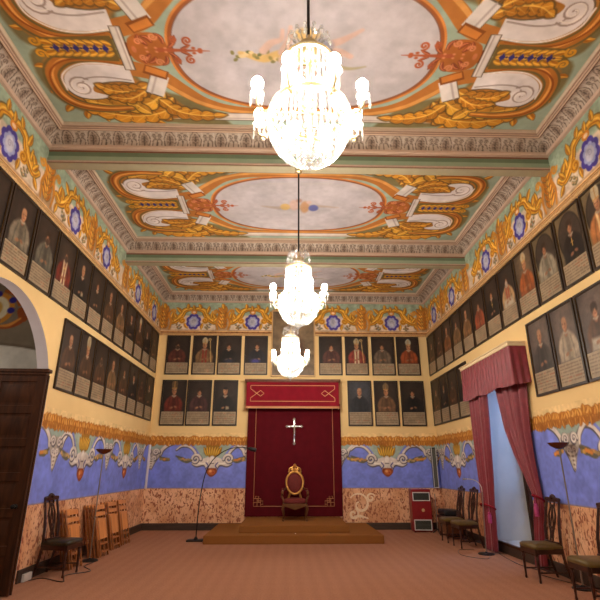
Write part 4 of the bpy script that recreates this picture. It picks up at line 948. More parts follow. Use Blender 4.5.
def throne():
    root = thing('throne', 'gilt oval-backed throne with red upholstery on the dais', 'throne', (.21, 12.92, .321))
    sz = .42
    m = MB(); pts = []
    for k in range(24):
        a = 2 * PI * k / 24; pts.append((.285 * math.copysign(abs(math.cos(a)) ** .6, math.cos(a)), .27 * math.copysign(abs(math.sin(a)) ** .6, math.sin(a))))
    rings = [(1.0, 0), (1.03, .03), (1.0, .07), (.8, .10), (.4, .115)]; vs = [(x * f, y * f, sz - .02 + z) for f, z in rings for x, y in pts]; k = 24
    m.add(vs, [(r * k + i, r * k + (i + 1) % k, (r + 1) * k + (i + 1) % k, (r + 1) * k + i) for r in range(4) for i in range(k)] + [tuple(range(4 * k, 5 * k))]); m.build('seat', M['red_dark'], root)
    b = MB(); ap = [(-.29, sz - .03), (.29, sz - .03), (.29, sz - .10), (.2, sz - .10), (.12, sz - .13), (0, sz - .17), (-.12, sz - .13), (-.2, sz - .10), (-.29, sz - .10)]
    b.prism(ap, -.285, -.255, 'y'); b.prism(ap, .25, .28, 'y')
    for s in (-1, 1): b.box(s * .28 - .018, s * .28 + .018, -.27, .27, sz - .09, sz - .02)
    b.build('seat_frame', M['bronze'], root, bevel=.006)
    for sx in (-1, 1):
        for sy in (-1, 1):
            b = MB(); b.tube([(sx * .27, sy * .255, sz - .04), (sx * .30, sy * .285, sz - .14), (sx * .275, sy * .265, sz - .28), (sx * .265, sy * .26, .06), (sx * .285, sy * .285, .018)], [.034, .036, .022, .017, .026], 10); b.ball((sx * .285, sy * .285, .02), .026, 10, 6, sz=.75); b.build('leg', M['bronze'], root)
    T = Matrix.Translation((0, .25, .86)) @ Matrix.Rotation(math.radians(-9), 4, 'X')
    b = MB(); N = 36; ring = [T @ Vector((.215 * math.cos(2 * PI * i / N) * (1 + .06 * math.sin(2 * PI * i / N)), 0, .27 * math.sin(2 * PI * i / N))) for i in range(N)]; b.tube(ring, .032, 10, closed=True)
    for s in (-1, 1): b.tube([T @ Vector((s * .12, 0, -.24)), (s * .17, .25, sz + .04), (s * .2, .25, sz - .03)], [.025, .03, .03], 8)
    b.build('back_frame', M['gold'], root)
    m = MB(); rr = [(1, 0), (.85, .03), (.5, .045), (.01, .05)]; vs = []
    for f, d in rr:
        for i in range(N): vs.append(T @ Vector((.205 * f * math.cos(2 * PI * i / N) * (1 + .06 * math.sin(2 * PI * i / N)), -d, .26 * f * math.sin(2 * PI * i / N))))
    vs += [T @ Vector((.205 * math.cos(2 * PI * i / N), .02, .26 * math.sin(2 * PI * i / N))) for i in range(N)]
    fs = [(r * N + i, r * N + (i + 1) % N, (r + 1) * N + (i + 1) % N, (r + 1) * N + i) for r in range(3) for i in range(N)] + [tuple(range(4 * N, 5 * N))]; m.add(vs, fs); m.build('backrest', M['red_dark'], root)
    b = MB()
    for s in (-1, 1):
        P = spiral((s * .09, .30), .07, .015, PI / 2 if s > 0 else PI / 2, -s * 1.2); b.tube([T @ Vector((x, -.01, z)) for x, z in P], [.022, .012], 8)
        b.tube([T @ Vector((s * .03, 0, .29)), T @ Vector((s * .08, 0, .38)), T @ Vector((s * .02, 0, .42))], [.02, .022, .012], 8)
        b.ball(T @ Vector((s * .15, 0, .27)), .028, 8, 6)
    b.ball(T @ Vector((0, -.01, .42)), .042, 12, 8, sz=1.3); b.ball(T @ Vector((0, -.01, .32)), .05, 10, 8); b.build('crest', M['gold'], root)
    for s in (-1, 1):
        b = MB(); b.tube([(s * .2, .24, .74), (s * .29, .12, .70), (s * .31, -.06, .68), (s * .315, -.17, .665), (s * .315, -.2, .62), (s * .31, -.16, .60)], [.022, .024, .024, .03, .03, .02], 10)
        b.tube([(s * .31, -.13, .65), (s * .33, -.10, .56), (s * .285, -.14, .48), (s * .28, -.18, .42)], [.022, .026, .022, .026], 10); b.build('arm', M['bronze'], root)
        b = MB(); b.tube([(s * .285, .1, .725), (s * .305, 0, .715), (s * .31, -.08, .705)], [.02, .03, .02], 10); b.build('arm_pad', M['red_dark'], root)
throne()

# ================================================================== CHANDELIERS
def ring_drop(b, pts, r, seg=6):
    for p in pts: b.ball(p, r, seg, 4)
def strand_mesh(curve, n, r, kind):
    """a string of faceted beads along a curve in the xz plane"""
    b = MB(); P = smooth(curve, 10); seg = np.hypot(*np.diff(P, axis=0).T); L = np.concatenate([[0], np.cumsum(seg)])
    for k in range(n):
        d = L[-1] * (k + .5) / n; x = np.interp(d, L, P[:, 0]); z = np.interp(d, L, P[:, 1])
        b.ball((x, 0, z), r * (1 + .25 * math.sin(k * 2.1)), 5, 4, sz=1.25)
    return b
def mesh_of(b, name, mats):
    o = b.build(name, mats, angle=25); me = o.data; bpy.data.objects.remove(o); return me
def make_chandelier():
    # local z = 0 at the lowest tip
    root = thing('chandelier', 'x', 'chandelier')
    b = MB(); b.tube([(0, 0, 1.15), (0, 0, 2.58)], .012, 8); b.build('rod', M['iron'], root)
    b = MB(); b.lathe([(.02, 2.56), (.055, 2.58), (.06, 2.61), (.02, 2.62)], 14); b.build('ceiling_hook', M['brass'], root)
    b = MB(); b.tube([(0, 0, .06), (0, 0, 1.2)], .016, 8); b.lathe([(.02, .50), (.06, .52), (.06, .55), (.02, .58)], 14); b.lathe([(.02, .98), (.05, 1.0), (.03, 1.05), (.02, 1.1)], 14); b.build('stem', M['brass'], root)
    def hoop(r, z, h, name):
        b = MB(); b.lathe([(r - .008, -h), (r + .006, -h), (r + .012, 0), (r + .006, h), (r - .008, h)], 40, (0, 0, z))
        for k in range(4):
            a = k * PI / 2; b.tube([(0, 0, z), (r * math.cos(a), r * math.sin(a), z)], .007, 6)
        # open the inside: rebuild as a plain ring (no caps)
        b.f = [f for f in b.f if len(f) < 30]; n = len(b.f); b.m = b.m[:n]; b.sm = b.sm[:n]; b.build(name, M['brass'], root)
    hoop(.285, .46, .016, 'main_ring'); hoop(.185, .93, .016, 'upper_ring')
    # crown of crystal sprays
    sm = MB(); sm.tube([(.05, 0, 1.0), (.08, 0, 1.1), (.13, 0, 1.17), (.17, 0, 1.13), (.175, 0, 1.07)], [.008, .007, .006, .005, .004], 6); ring_drop(sm, [(.175, 0, 1.05), (.15, 0, 1.165), (.11, 0, 1.15)], .016); spray_me = mesh_of(sm, 'crown_spray', M['crystal'])
    for k in range(14):
        o = link(bpy.data.objects.new('crown_spray', spray_me), root); o.rotation_euler.z = k * 2 * PI / 14; o.scale = (1, 1, 1) 
    b = MB(); b.lathe([(.075, .97), (.09, 1.0), (.08, 1.06), (.085, 1.09)], 24); b.f = [f for f in b.f if len(f) < 20]; b.m = b.m[:len(b.f)]; b.sm = b.sm[:len(b.f)]; b.build('crown_cup', M['brass'], root)
    # straight strands of the drum, from the upper ring down to the main ring
    st = mesh_of(strand_mesh([(.19, .92), (.195, .80), (.20, .66), (.22, .54), (.28, .47)], 20, .0095, 0), 'drum_strand', M['crystal'])
    for k in range(30): link(bpy.data.objects.new('drum_strand', st), root).rotation_euler.z = k * 2 * PI / 30
    tt = mesh_of(strand_mesh([(.08, 1.06), (.11, .99), (.17, .95), (.188, .93)], 9, .0095, 0), 'tent_strand', M['crystal'])
    for k in range(18): link(bpy.data.objects.new('tent_strand', tt), root).rotation_euler.z = k * 2 * PI / 18
    bw = mesh_of(strand_mesh([(.285, .45), (.295, .36), (.27, .24), (.2, .13), (.1, .065), (.02, .05)], 21, .0105, 0), 'bowl_strand', M['crystal'])
    for k in range(34): link(bpy.data.objects.new('bowl_strand', bw), root).rotation_euler.z = k * 2 * PI / 34
    pr = MB(); pr.lathe([(.001, -.12), (.010, -.09), (.011, -.03), (.003, -.01), (.009, .0), (.003, .012)], 6); pm = mesh_of(pr, 'prism_drop', M['crystal'])
    for k in range(28):
        a = k * 2 * PI / 28; o = link(bpy.data.objects.new('prism_drop', pm), root); o.location = (.30 * math.cos(a), .30 * math.sin(a), .43); o.rotation_euler.z = a
    b = MB(); b.ball((0, 0, .03), .035, 12, 8); b.lathe([(.001, -.03), (.012, -.02), (.006, 0), (.02, .01)], 8); b.build('finial', M['crystal'], root)
    # eight arms with glowing globes
    ab = MB(); ab.tube(smooth([(.335, .50), (.36, .44), (.40, .43), (.435, .47), (.43, .525)], 4).tolist() if False else [(x, 0, z) for x, z in smooth([(.285, .46), (.31, .38), (.355, .36), (.40, .40), (.40, .47)], 4)], [.011, .010, .009, .009], 6); ring_drop(ab, [(.375, 0, .345), (.34, 0, .35)], .012); arm_me = mesh_of(ab, 'arm', M['brass'])
    pn = MB(); pn.lathe([(.004, 0), (.035, .004), (.05, .018), (.046, .02), (.012, .012), (.012, .05), (.01, .052)], 14); pan_me = mesh_of(pn, 'drip_pan', M['crystal'])
    gb = MB(); gb.lathe([(.012, 0), (.03, .015), (.042, .045), (.04, .075), (.024, .10), (.002, .108)], 10); globe_me = mesh_of(gb, 'bulb', M['bulb'])
    for k in range(8):
        a = PI / 8 + k * PI / 4
        o = link(bpy.data.objects.new('arm', arm_me), root); o.rotation_euler.z = a
        p = link(bpy.data.objects.new('drip_pan', pan_me), o); p.location = (.40, 0, .47)
        q = link(bpy.data.objects.new('bulb', globe_me), o); q.location = (.40, 0, .52)
        for j in range(3):
            d = link(bpy.data.objects.new('prism_drop', pm), o); t = j * 2 * PI / 3; d.location = (.40 + .045 * math.cos(t), .045 * math.sin(t), .475)
    # bulbs inside the basket and the drum
    for (r, z, n, a0) in ((.11, .25, 2, .3), (.07, .68, 2, .0)):
        for k in range(n):
            a = a0 + k * 2 * PI / n; o = link(bpy.data.objects.new('bulb', globe_me), root); o.location = (r * math.cos(a), r * math.sin(a), z)
            s = MB(); s.tube([(0, 0, z - .0), (r * math.cos(a), r * math.sin(a), z + .005)], .008, 6); s.build('bulb_holder', M['brass'], root)
    return root
ch = make_chandelier()
CH = [((.14, 2.80, 3.52), 'nearest and largest-looking lit crystal chandelier, hanging at the top of the photo'), ((.15, 6.54, 3.43), 'middle lit crystal chandelier, hanging from the second ceiling beam'), ((.06, 10.39, 3.37), 'farthest lit crystal chandelier, hanging just in front of the red valance')]
for i, (p, lb) in enumerate(CH):
    o = ch if i == 0 else copy_tree(ch)
    o.location = p; tag(o, lb, 'chandelier', 'crystal chandeliers')
    for c in o.children:
        if c.name.split('.')[0] == 'rod': c.scale.z = 1; 
# rods end exactly at the beam soffits (z 6.08)
for o in [o for o in bpy.data.objects if o.get('category') == 'chandelier']:
    top = 6.08 - o.location.z
    for c in o.children:
        if c.name.startswith('rod'):
            c.data = c.data.copy()
            for v in c.data.vertices:
                if v.co.z > 2: v.co.z = top
        if c.name.startswith('ceiling_hook'): c.location.z = top - 2.62

# ================================================================== CHAIRS
def dining_chair(seat_mat):
    root = thing('dining_chair', 'x', 'chair')             # faces -y locally, seat top .48, crest 1.17
    sw, sd, sh = .45, .43, .46; Wd = M['mahogany']
    m = MB(); outline = [(-sw / 2 + .02, sd / 2), (sw / 2 - .02, sd / 2), (sw / 2 + .015, -sd / 2 + .03), (sw / 2 - .02, -sd / 2), (-sw / 2 + .02, -sd / 2), (-sw / 2 - .015, -sd / 2 + .03)]
    rings = [(1.0, 0), (1.03, .02), (1.02, .045), (.9, .065), (.5, .078)]; k = 6; vs = [(x * f, y * f, sh - .03 + z) for f, z in rings for x, y in outline]
    m.add(vs, [(r * k + i, r * k + (i + 1) % k, (r + 1) * k + (i + 1) % k, (r + 1) * k + i) for r in range(4) for i in range(k)] + [tuple(range(4 * k, 5 * k)), tuple(range(5, -1, -1))]); m.build('seat', seat_mat, root, angle=50)
    b = MB(); b.box(-sw / 2, sw / 2, -sd / 2, -sd / 2 + .03, sh - .095, sh - .02); b.box(-sw / 2 + .02, sw / 2 - .02, sd / 2 - .03, sd / 2, sh - .095, sh - .02)
    for s in (-1, 1): b.box(s * (sw / 2 - .02) - .014, s * (sw / 2 - .02) + .014, -sd / 2, sd / 2, sh - .095, sh - .02)
    b.build('seat_frame', Wd, root, bevel=.005)
    for s in (-1, 1):
        b = MB(); x = s * (sw / 2 - .025); y = -sd / 2 + .025
        b.lathe([(.014, 0), (.018, .02), (.013, .05), (.017, .12), (.021, .25), (.024, .31), (.018, .33), (.026, .345), (.026, .44)], 12, (x, y, 0)); b.build('leg', Wd, root)
        b = MB(); b.tube([(s * .185, sd / 2 + .075, 0), (s * .188, sd / 2 + .02, .2), (s * .19, sd / 2 - .015, .42), (s * .19, sd / 2 + .0, .7), (s * .175, sd / 2 + .05, .95), (s * .165, sd / 2 + .085, 1.10)], [.018, .02, .023, .021, .019, .018], 8); b.build('back_leg', Wd, root)
    Tm = Matrix.Translation((0, sd / 2 + .0, .70)) @ Matrix.Rotation(math.radians(-11), 4, 'X')
    # pierced vase splat
    b = MB()
    for s in (-1, 1):
        b.tube([Tm @ Vector((s * .035, 0, -.2)), Tm @ Vector((s * .03, 0, -.1)), Tm @ Vector((s * .075, 0, .06)), Tm @ Vector((s * .085, 0, .18)), Tm @ Vector((s * .045, 0, .29)), Tm @ Vector((s * .06, 0, .38))], [.016, .014, .016, .016, .014, .016], 8, flat=.6)
        b.tube([Tm @ Vector((s * .012, 0, -.15)), Tm @ Vector((s * .03, 0, .05)), Tm @ Vector((s * .012, 0, .22)), Tm @ Vector((0, 0, .3))], [.011, .012, .012, .01], 8, flat=.6)
    b.ball(Tm @ Vector((0, 0, .3)), .028, 8, 6); b.ball(Tm @ Vector((0, 0, .0)), .02, 8, 6); b.build('back_splat', Wd, root)
    b = MB(); c = [(-.19, .36), (-.185, .41), (-.13, .43), (-.08, .42), (-.05, .455), (0, .475), (.05, .455), (.08, .42), (.13, .43), (.185, .41), (.19, .36), (.12, .37), (.06, .36), (-.06, .36), (-.12, .37)]
    b.prism(c, -.015, .018, 'y', T=Tm); b.ball(Tm @ Vector((0, -.012, .425)), .032, 10, 6); 
    for s in (-1, 1): b.ball(Tm @ Vector((s * .175, 0, .4)), .026, 8, 6)
    b.build('crest_rail', Wd, root, bevel=.006)
    b = MB(); b.tube([Tm @ Vector((-.185, 0, -.2)), Tm @ Vector((.185, 0, -.2))], .016, 8); b.build('lower_back_rail', Wd, root)
    for s in (-1, 1):
        b = MB(); b.tube([(s * .2, -sd / 2 + .025, .13), (s * .193, sd / 2 + .035, .13)], .011, 8); b.build('stretcher', Wd, root)
    b = MB(); b.tube([(-.197, 0, .13), (.197, 0, .13)], .011, 8); b.build('stretcher', Wd, root)
    return root
cA = dining_chair(M['green_leather']); cA.location = (-3.50, 8.36, 0); cA.rotation_euler.z = math.radians(84)
tag(cA, 'carved dark wood chair with dark green seat against the left wall, beside the door', 'chair', 'carved dining chairs along the walls')
cB = dining_chair(M['olive_leather']); cB.location = (3.80, 7.80, 0); cB.rotation_euler.z = math.radians(-88); tag(cB, 'carved dark chair with olive seat just beside the right-hand curtain', 'chair', 'carved dining chairs along the walls')
for (x, y, rz, lb) in [(3.80, 6.50, -90, 'carved dark chair with olive seat at the right edge, between torchiere and nearest chair'), (3.82, 5.48, -93, 'nearest carved chair, only a sliver of its seat showing at the photo\'s right edge'),
                       (3.74, 10.88, -86, 'carved dark chair nearest the window curtain, of the pair far along the right wall'), (3.72, 11.62, -90, 'carved dark chair next to the black bench, of the pair far along the right wall')]:
    o = copy_tree(cB); o.location = (x, y, 0); o.rotation_euler.z = math.radians(rz); o['label'] = lb

# folded wooden chairs leaning on the left wall
def folded_chair():
    root = thing('folding_chair', 'x', 'folding chair')     # local: width along y, height z, face +x, thickness .05
    W, H = .44, .90
    for s in (-1, 1):
        b = MB(); b.box(-.012, .012, s * (W / 2 - .016) - .016, s * (W / 2 - .016) + .016, 0, H); b.build('side_rail', M['beech_dark'], root, bevel=.004)
        b = MB(); b.box(.014, .034, s * (W / 2 - .055) - .014, s * (W / 2 - .055) + .014, .0, .62); b.build('front_leg', M['beech_dark'], root, bevel=.004)
    b = MB(); b.box(-.010, .014, -W / 2 + .03, W / 2 - .03, H - .085, H - .01); b.build('top_slat', M['beech'], root, bevel=.004)
    b = MB(); b.box(-.010, .014, -W / 2 + .03, W / 2 - .03, H - .20, H - .13); b.build('back_slat', M['beech'], root, bevel=.004)
    b = MB(); b.box(.006, .03, -W / 2 + .035, W / 2 - .035, .30, H - .245); b.build('seat', M['beech'], root, bevel=.004)
    b = MB(); b.box(.012, .03, -W / 2 + .04, W / 2 - .04, .20, .235); b.build('stretcher', M['beech_dark'], root)
    b = MB(); b.box(.012, .03, -W / 2 + .04, W / 2 - .04, .07, .10); b.build('stretcher', M['beech_dark'], root)
    b = MB(); b.box(.012, .028, -.012, .012, .0, .3); b.build('centre_strut', M['beech_dark'], root)
    return root
fc = folded_chair(); first = True
GR_ = [(8.93, 3, 'group behind the green-seated chair'), (10.02, 4, 'middle group behind the torchiere'), (10.86, 3, 'far group, nearer half'), (11.50, 3, 'far group, farther half')]
for (y, n, wh) in GR_:
    for k in range(n):
        o = fc if first else copy_tree(fc); first = False
        lean = math.radians(13); dx = .068 * k
        o.location = (XL + .235 + dx, y - .02 * k, .004); o.rotation_euler = (0, -lean, math.radians(-4))
        where = 'outermost' if k == n - 1 else ('innermost' if k == 0 else ('second from the wall' if k == 1 else 'third from the wall'))
        tag(o, 'folded beech chair, left wall, %s, %s' % (wh, where), 'folding chair', 'folded wooden chairs stacked on the left wall')

# ================================================================== LAMPS AND STANDS
def torchiere(loc, h, label):
    root = thing('torchiere_lamp', label, 'floor lamp', loc, 0, 'torchiere floor lamps')
    b = MB(); b.lathe([(.14, 0), (.145, .01), (.12, .025), (.03, .035), (.014, .05)], 24); b.build('base', M['iron'], root)
    b = MB(); b.tube([(0, 0, .04), (0, 0, h - .08)], .011, 10); b.build('pole', M['steel'], root)
    b = MB(); b.lathe([(.015, h - .09), (.05, h - .085), (.115, h - .045), (.15, h), (.142, h + .002), (.10, h - .035), (.03, h - .07)], 28); b.build('bowl', M['amber_glass'], root)
torchiere((-3.46, 9.50, 0), 1.88, 'thin torchiere lamp with dark bowl before the folded chairs at left')
torchiere((4.03, 7.26, 0), 1.90, 'thin torchiere lamp with amber-brown bowl before the blue wall at right')
def arc_lamp():
    root = thing('arc_lamp', 'black arc lamp curving from the floor towards the red hanging', 'floor lamp', (-2.03, 11.9, 0))
    b = MB(); b.box(-.19, .17, -.15, .15, 0, .028); b.lathe([(.05, .028), (.045, .05), (.02, .09)], 14); b.build('base', M['iron'], root, bevel=.006)
    b = MB(); b.tube([(x, 0, z) for x, z in smooth([(0, .05), (.01, .5), (.045, .95), (.12, 1.4), (.25, 1.68), (.42, 1.85), (.65, 1.97), (.92, 2.01), (1.12, 1.99)], 5)], [.013, .011, .009], 8); b.build('arc_pole', M['iron'], root)
    T = Matrix.Translation((1.20, 0, 1.965)) @ Matrix.Rotation(math.radians(102), 4, 'Y')
    b = MB(); b.lathe([(.012, -.12), (.03, -.09), (.045, -.04), (.05, .04), (.046, .09), (.02, .10)], 16, T=T); b.build('lamp_head', M['black_plastic'], root)
arc_lamp()
def silver_stand():
    root = thing('microphone_stand', 'slim silver stand with a bent arm and round black base beside the curtain', 'stand', (3.80, 10.0, 0))
    b = MB(); b.lathe([(.15, 0), (.152, .012), (.13, .025), (.03, .03), (.016, .05)], 28); b.build('base', M['black_plastic'], root)
    b = MB(); b.tube([(0, 0, .03), (.03, 0, .6), (.06, 0, 1.1)], .012, 10); b.build('pole', M['steel'], root)
    b = MB(); b.tube([(x, 0, z) for x, z in smooth([(.06, 1.08), (.05, 1.2), (-.02, 1.29), (-.12, 1.33), (-.24, 1.34)], 5)], .008, 8); b.build('bent_arm', M['white_trim'], root)
    b = MB(); b.tube([(-.22, 0, 1.34), (-.30, 0, 1.335)], [.012, .016], 8); b.build('tip', M['silver'], root)
silver_stand()
def cabinet():
    root = thing('red_cabinet', 'red upright cabinet with grey grilles top and bottom near the back right corner', 'cabinet', (3.50, 13.42, 0), math.radians(-4))
    w, d, h = .50, .40, 1.02
    b = MB(); b.box(-w / 2, w / 2, -d / 2, d / 2, .02, h); b.build('body', M['cabinet_red'], root, bevel=.012)
    for nm, z0, z1 in (('upper_grille', .74, .95), ('lower_grille', .05, .30)):
        b = MB(); b.box(-w / 2 + .05, w / 2 - .05, -d / 2 - .012, -d / 2 + .004, z0 + .02, z1 - .02, 0)
        for k in range(7): z = z0 + .035 + k * (z1 - z0 - .07) / 6; b.box(-w / 2 + .05, w / 2 - .05, -d / 2 - .018, -d / 2 - .010, z - .006, z + .006, 1)
        g_ = b.build(nm, [M['grille'], M['iron']], root)
        b = MB(); x0, x1, y0, y1 = -w / 2 + .03, w / 2 - .03, -d / 2 - .02, -d / 2 + .004
        b.box(x0, x1, y0, y1, z0, z0 + .02); b.box(x0, x1, y0, y1, z1 - .02, z1); b.box(x0, x0 + .02, y0, y1, z0 + .02, z1 - .02); b.box(x1 - .02, x1, y0, y1, z0 + .02, z1 - .02); b.build('grille_trim', M['white_trim'], g_)
    b = MB(); b.lathe([(.04, 0), (.042, .01), (.03, .018), (.012, .02), (.012, .03)], 18, T=Matrix.Translation((.03, -d / 2, .52)) @ Matrix.Rotation(PI / 2, 4, 'X')); b.build('badge', M['gilt'], root)
    for sx in (-1, 1):
        for sy in (-1, 1): b = MB(); b.lathe([(.025, 0), (.025, .025)], 10, (sx * .2, sy * .15, 0)); b.build('foot', M['black_plastic'], root)
cabinet()
def column_speaker():
    root = thing('column_speaker', 'narrow dark column loudspeaker mounted in the back right corner', 'loudspeaker', (4.06, D - .10, 1.05))
    b = MB(); b.box(-.06, .06, -.05, .05, 0, 1.03); b.build('housing', M['black_plastic'], root, bevel=.006)
    b = MB(); b.box(-.045, .045, -.058, -.048, .03, 1.0); b.build('front_grille', M['grille'], root)
    b = MB(); b.box(-.064, -.052, -.062, -.046, 0, 1.03); b.box(.052, .064, -.062, -.046, 0, 1.03); b.box(-.064, .064, -.062, -.046, -.012, .01); b.build('edge_trim', M['white_trim'], root)
    b = MB(); b.box(-.02, .02, .048, .098, .2, .26); b.box(-.02, .02, .048, .098, .78, .84); b.build('wall_bracket', M['iron'], root)
column_speaker()
def thin_stand():
    root = thing('tripod_stand', 'thin grey pole on small black feet beside the red cabinet', 'stand', (3.80, 13.05, 0))
    b = MB(); b.tube([(0, 0, .06), (0, 0, .92)], .012, 8); b.build('pole', M['steel'], root)
    for k in range(3):
        a = .5 + k * 2 * PI / 3; b = MB(); b.tube([(0, 0, .1), (.09 * math.cos(a), .09 * math.sin(a), .03), (.12 * math.cos(a), .12 * math.sin(a), .012)], .012, 8); b.build('leg', M['black_plastic'], root)
thin_stand()
def bench():
    root = thing('upholstered_bench', 'low wooden bench with black cushion between red cabinet and far chairs', 'bench', (3.93, 12.42, 0))
    b = MB(); b.box(-.2, .2, -.3, .3, .10, .40); b.build('box', M['wood_mid'], root, bevel=.01)
    b = MB(); b.box(-.22, .22, -.32, .32, .40, .47); b.build('top', M['mahogany'], root, bevel=.012)
    b = MB(); b.box(-.2, .2, -.30, .30, .47, .60); b.build('cushion', M['black_plastic'], root, bevel=.04)
    for sx in (-1, 1):
        for sy in (-1, 1): b = MB(); b.box(sx * .17 - .025, sx * .17 + .025, sy * .27 - .025, sy * .27 + .025, 0, .10); b.build('foot', M['mahogany'], root)
bench()
b = MB(); b.box(-.02, .02, -.11, .11, -.05, .05); b.box(.02, .026, -.09, .09, -.035, .035); o = b.build('junction_box', M['white_trim'], bevel=.006); o.location = (XL + .053, 7.95, .053); tag(o, 'white junction box low on the left wall next to the door', 'electrical box')
def cable(pts, label, r=.006):
    b = MB(); b.tube([(x, y, r + .001) for x, y in smooth(pts, 6)], r, 6); tag(b.build('floor_cable', M['black_plastic']), label, 'cable')
cable([(-3.73, 7.95), (-3.6, 8.1), (-3.2, 7.85), (-3.35, 8.3), (-3.1, 8.6), (-3.35, 9.0), (-3.33, 9.35)], 'black cable lying on the carpet under the left carved chair')
cable([(3.80, 9.82), (3.6, 9.5), (3.3, 9.9), (3.45, 10.5), (3.75, 10.5)], 'thin dark cable looping on the carpet around the silver stand', .004)
cable([(4.12, 10.3), (4.0, 9.6), (3.95, 8.9), (4.05, 8.4), (3.9, 8.15), (4.12, 7.3), (4.0, 6.9)], 'thin dark cable running along the floor under the window curtain', .005)

# ================================================================== CURTAINED WINDOW
def curtains():
    root = thing('pelmet_box', 'cream-topped pelmet with gathered crimson damask valance over the window niche', 'curtain valance', (XR - .002, 9.30, 2.95))
    y0, y1, d = -1.2, 1.24, .33
    b = MB(); b.box(-d, 0, y0, y1, .64, .72); b.box(-d - .02, 0, y0 - .02, y1 + .02, .70, .725); b.build('top_board', M['cream_board'], root, bevel=.008)
    m = MB(); path = []; n = 150
    def pt(s):  # s along left return, front, right return
        L0, L1 = d - .02, y1 - y0 - .02
        if s < L0: return (-s, y0 + .01), (0, -1)
        if s < L0 + L1: return (-L0, y0 + .01 + s - L0), (-1, 0)
        return (-L0 + (s - L0 - L1), y1 - .01), (0, 1)
    tot = 2 * (d - .02) + y1 - y0 - .02; vs = []; nz = 10
    for j in range(nz + 1):
        f = j / nz
        for i in range(n + 1):
            s = tot * i / n; (x, y), (nx, ny) = pt(s); amp = .004 + .016 * (1 - f); w = amp * math.sin(s * 42 + 1.5 * math.sin(s * 5)); z = .64 * f - (0.05 * (1 - f)) * abs(math.sin(s * 3.3))
            fl_ = .02 * (1 - f) ** 3
            vs.append((x + nx * (w + fl_), y + ny * (w + fl_), z))
    fs = [(j * (n + 1) + i, j * (n + 1) + i + 1, (j + 1) * (n + 1) + i + 1, (j + 1) * (n + 1) + i) for j in range(nz) for i in range(n)]
    m.add(vs, fs); m.build('valance_cloth', M['damask'], root, angle=80)
    b = MB(); 
    b.tube([(-.10, y0 + .05, .6), (-.10, y1 - .05, .6)], .014, 8); b.build('curtain_rod', M['brass'], root)
    def drape(name, label, prof, gather, folds):
        """prof: list of (z, y_left, y_right, x); cloth with sine folds; two-sided thickness by solidify"""
        P = sorted(prof); zs = [p[0] for p in P]; nu, nz_ = 110, 60; vs = []
        for j in range(nz_ + 1):
            z = zs[0] + (zs[-1] - zs[0]) * j / nz_; ya = np.interp(z, zs, [p[1] for p in P]); yb = np.interp(z, zs, [p[2] for p in P]); xa = np.interp(z, zs, [p[3][0] for p in P]); xb = np.interp(z, zs, [p[3][1] for p in P])
            am = np.interp(z, zs, [p[4] for p in P])
            for i in range(nu + 1):
                t = i / nu; y = ya + (yb - ya) * t; xx = xa + (xb - xa) * t; ph = t * folds * 2 * PI + .6 * math.sin(t * 9) + .25 * math.sin(z * 2.2)
                vs.append((xx + am * math.sin(ph) + .35 * am * math.sin(2.3 * ph + 1), y + .35 * am * math.cos(ph), z))
        fs = [(j * (nu + 1) + i, j * (nu + 1) + i + 1, (j + 1) * (nu + 1) + i + 1, (j + 1) * (nu + 1) + i) for j in range(nz_) for i in range(nu)]
        r = thing('curtain', label, 'curtain', (0, 0, 0), 0, 'crimson window curtains'); r.location = (XR - .18, prof[0][1], .02)
        m = MB(); m.add([(x - (XR - .18), y - prof[0][1], z - .02) for x, y, z in vs], fs); o = m.build('cloth', M['damask'], r, angle=80)
        s = o.modifiers.new('thickness', 'SOLIDIFY'); s.thickness = .006
        tz, ty, tx = gather; b = MB(); N = 20
        ring = [(tx + .085 * math.cos(2 * PI * k / N) - (XR - .18), ty[0] + (ty[1] - ty[0]) * (.5 + .54 * math.sin(2 * PI * k / N)) - prof[0][1], tz - .02 - .05 * math.cos(2 * PI * k / N)) for k in range(N)]
        b.tube(ring, .016, 8, closed=True); tb = b.build('tieback', M['red_bright'], r)
        b = MB(); cx, cyy = tx - .09 - (XR - .18), ty[0] + .02 - prof[0][1]
        b.ball((cx, cyy, tz - .12), .03, 10, 8); b.lathe([(.012, 0), (.036, -.03), (.034, -.16), (.03, -.17)], 12, (cx, cyy, tz - .12)); b.tube([(cx, cyy, tz - .02), (cx, cyy, tz - .12)], .006, 6); b.build('tassel', M['tassel'], tb)
    # right-hand (nearer) curtain, drawn towards the camera; left-hand one towards the back wall
    A, B_, C_ = (4.15, 4.10), (4.15, 4.06), (4.15, 4.02)
    drape('curtain', 'crimson damask curtain nearer the camera, tied back right of the window niche', [(.03, 8.40, 8.68, A, .022), (.5, 8.36, 8.54, A, .022), (.8, 8.26, 8.47, A, .022), (1.08, 8.22, 8.38, A, .018), (1.4, 8.27, 8.50, B_, .025), (1.75, 8.29, 8.68, C_, .03), (2.2, 8.27, 8.92, C_, .035), (3.0, 8.16, 9.14, C_, .035), (3.52, 8.16, 9.2, C_, .03)], (1.08, (8.22, 8.38), 4.12), 4)
    K = (4.0, 4.0)
    drape('curtain', 'crimson damask curtain nearer the back wall, hanging left of the window niche', [(.03, 9.96, 10.48, K, .03), (.6, 9.88, 10.46, K, .03), (.82, 9.86, 10.44, K, .024), (1.4, 9.74, 10.46, K, .035), (2.4, 9.58, 10.48, K, .04), (3.0, 9.54, 10.48, K, .04), (3.52, 9.5, 10.48, K, .03)], (.82, (9.86, 10.44), 3.99), 5)
curtains()
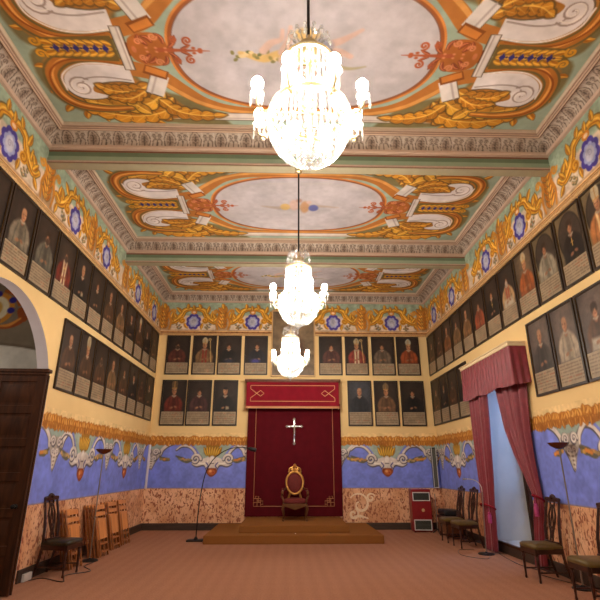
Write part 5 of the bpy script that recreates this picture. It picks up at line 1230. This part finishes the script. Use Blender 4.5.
# the window at the outer end of the niche, with a dark wooden frame and panes
def window():
    root = thing('window_1', None, None, (XR + ND, (NY0 + NY1) / 2, NZ0)); root['kind'] = 'structure'
    w, h = NY1 - NY0, NZ1 - NZ0; b = MB(); f = .12
    b.box(0, .09, -w / 2, -w / 2 + f, 0, h); b.box(0, .09, w / 2 - f, w / 2, 0, h); b.box(0, .09, -w / 2 + f, w / 2 - f, 0, f); b.box(0, .09, -w / 2 + f, w / 2 - f, h - f, h); b.box(0, .09, -.05, .05, f, h - f)
    for z in (.95, 1.75, 2.5):
        b.box(.02, .07, -w / 2 + f, -.05, z - .025, z + .025); b.box(.02, .07, .05, w / 2 - f, z - .025, z + .025)
    b.build('window_frame', M['door_wood'], root, bevel=.006)
    for s in (-1, 1):
        b = MB(); y0, y1 = (-w / 2 + f, -.05) if s < 0 else (.05, w / 2 - f); b.box(.04, .046, y0, y1, f, h - f); b.build('pane', M['glass'], root)
window()
b = MB(); b.box(XR - .04, XR + .02, NY0 + .02, NY1 - .02, NZ0 - .03, NZ0 + .012); tag(b.build(tname(), M['door_wood'], bevel=.005), kind='structure')

# ================================================================== LIGHT
w = bpy.data.worlds.new('hall_air'); sc.world = w; w.use_nodes = True
bg = w.node_tree.nodes['Background']; bg.inputs[0].default_value = (1.0, 0.92, 0.84, 1); bg.inputs[1].default_value = 0.36
def area(name, loc, rot, sx, sy, power, c):
    l = bpy.data.lights.new(name, 'AREA'); l.shape = 'RECTANGLE'; l.size = sx; l.size_y = sy; l.energy = power; l.color = c
    o = bpy.data.objects.new(name, l); o.location = loc; o.rotation_euler = rot; col.objects.link(o); return o
# daylight outside the window, shining in along the niche
area('daylight', (XR + ND + .5, 9.3, 2.5), (0, math.radians(78), 0), 2.4, 1.6, 95, (.30, .50, 1.0))

pl = bpy.data.lights.new('side_room_lamp', 'POINT'); pl.energy = 45; pl.color = (1.0, .9, .78); pl.shadow_soft_size = .15
po = bpy.data.objects.new('side_room_lamp', pl); po.location = (-5.0, 5.9, 3.55); col.objects.link(po)

# ================================================================== CAMERA
cam = bpy.data.cameras.new('camera'); cam.sensor_width = 36; cam.lens = 474.67 / 600 * 36; cam.clip_start = .05; cam.clip_end = 100
co = bpy.data.objects.new('camera', cam); co.location = (0, 0, 1.55); co.rotation_euler = (PI / 2 + .3396, 0, -.0262); col.objects.link(co); sc.camera = co
sc.view_settings.view_transform = 'Standard'; sc.view_settings.look = 'None'; sc.view_settings.gamma = 1; sc.view_settings.use_curve_mapping = False
sc.view_settings.exposure = -0.12
sc.cycles.use_denoising = True
sc.cycles.max_bounces = 8; sc.cycles.transparent_max_bounces = 24
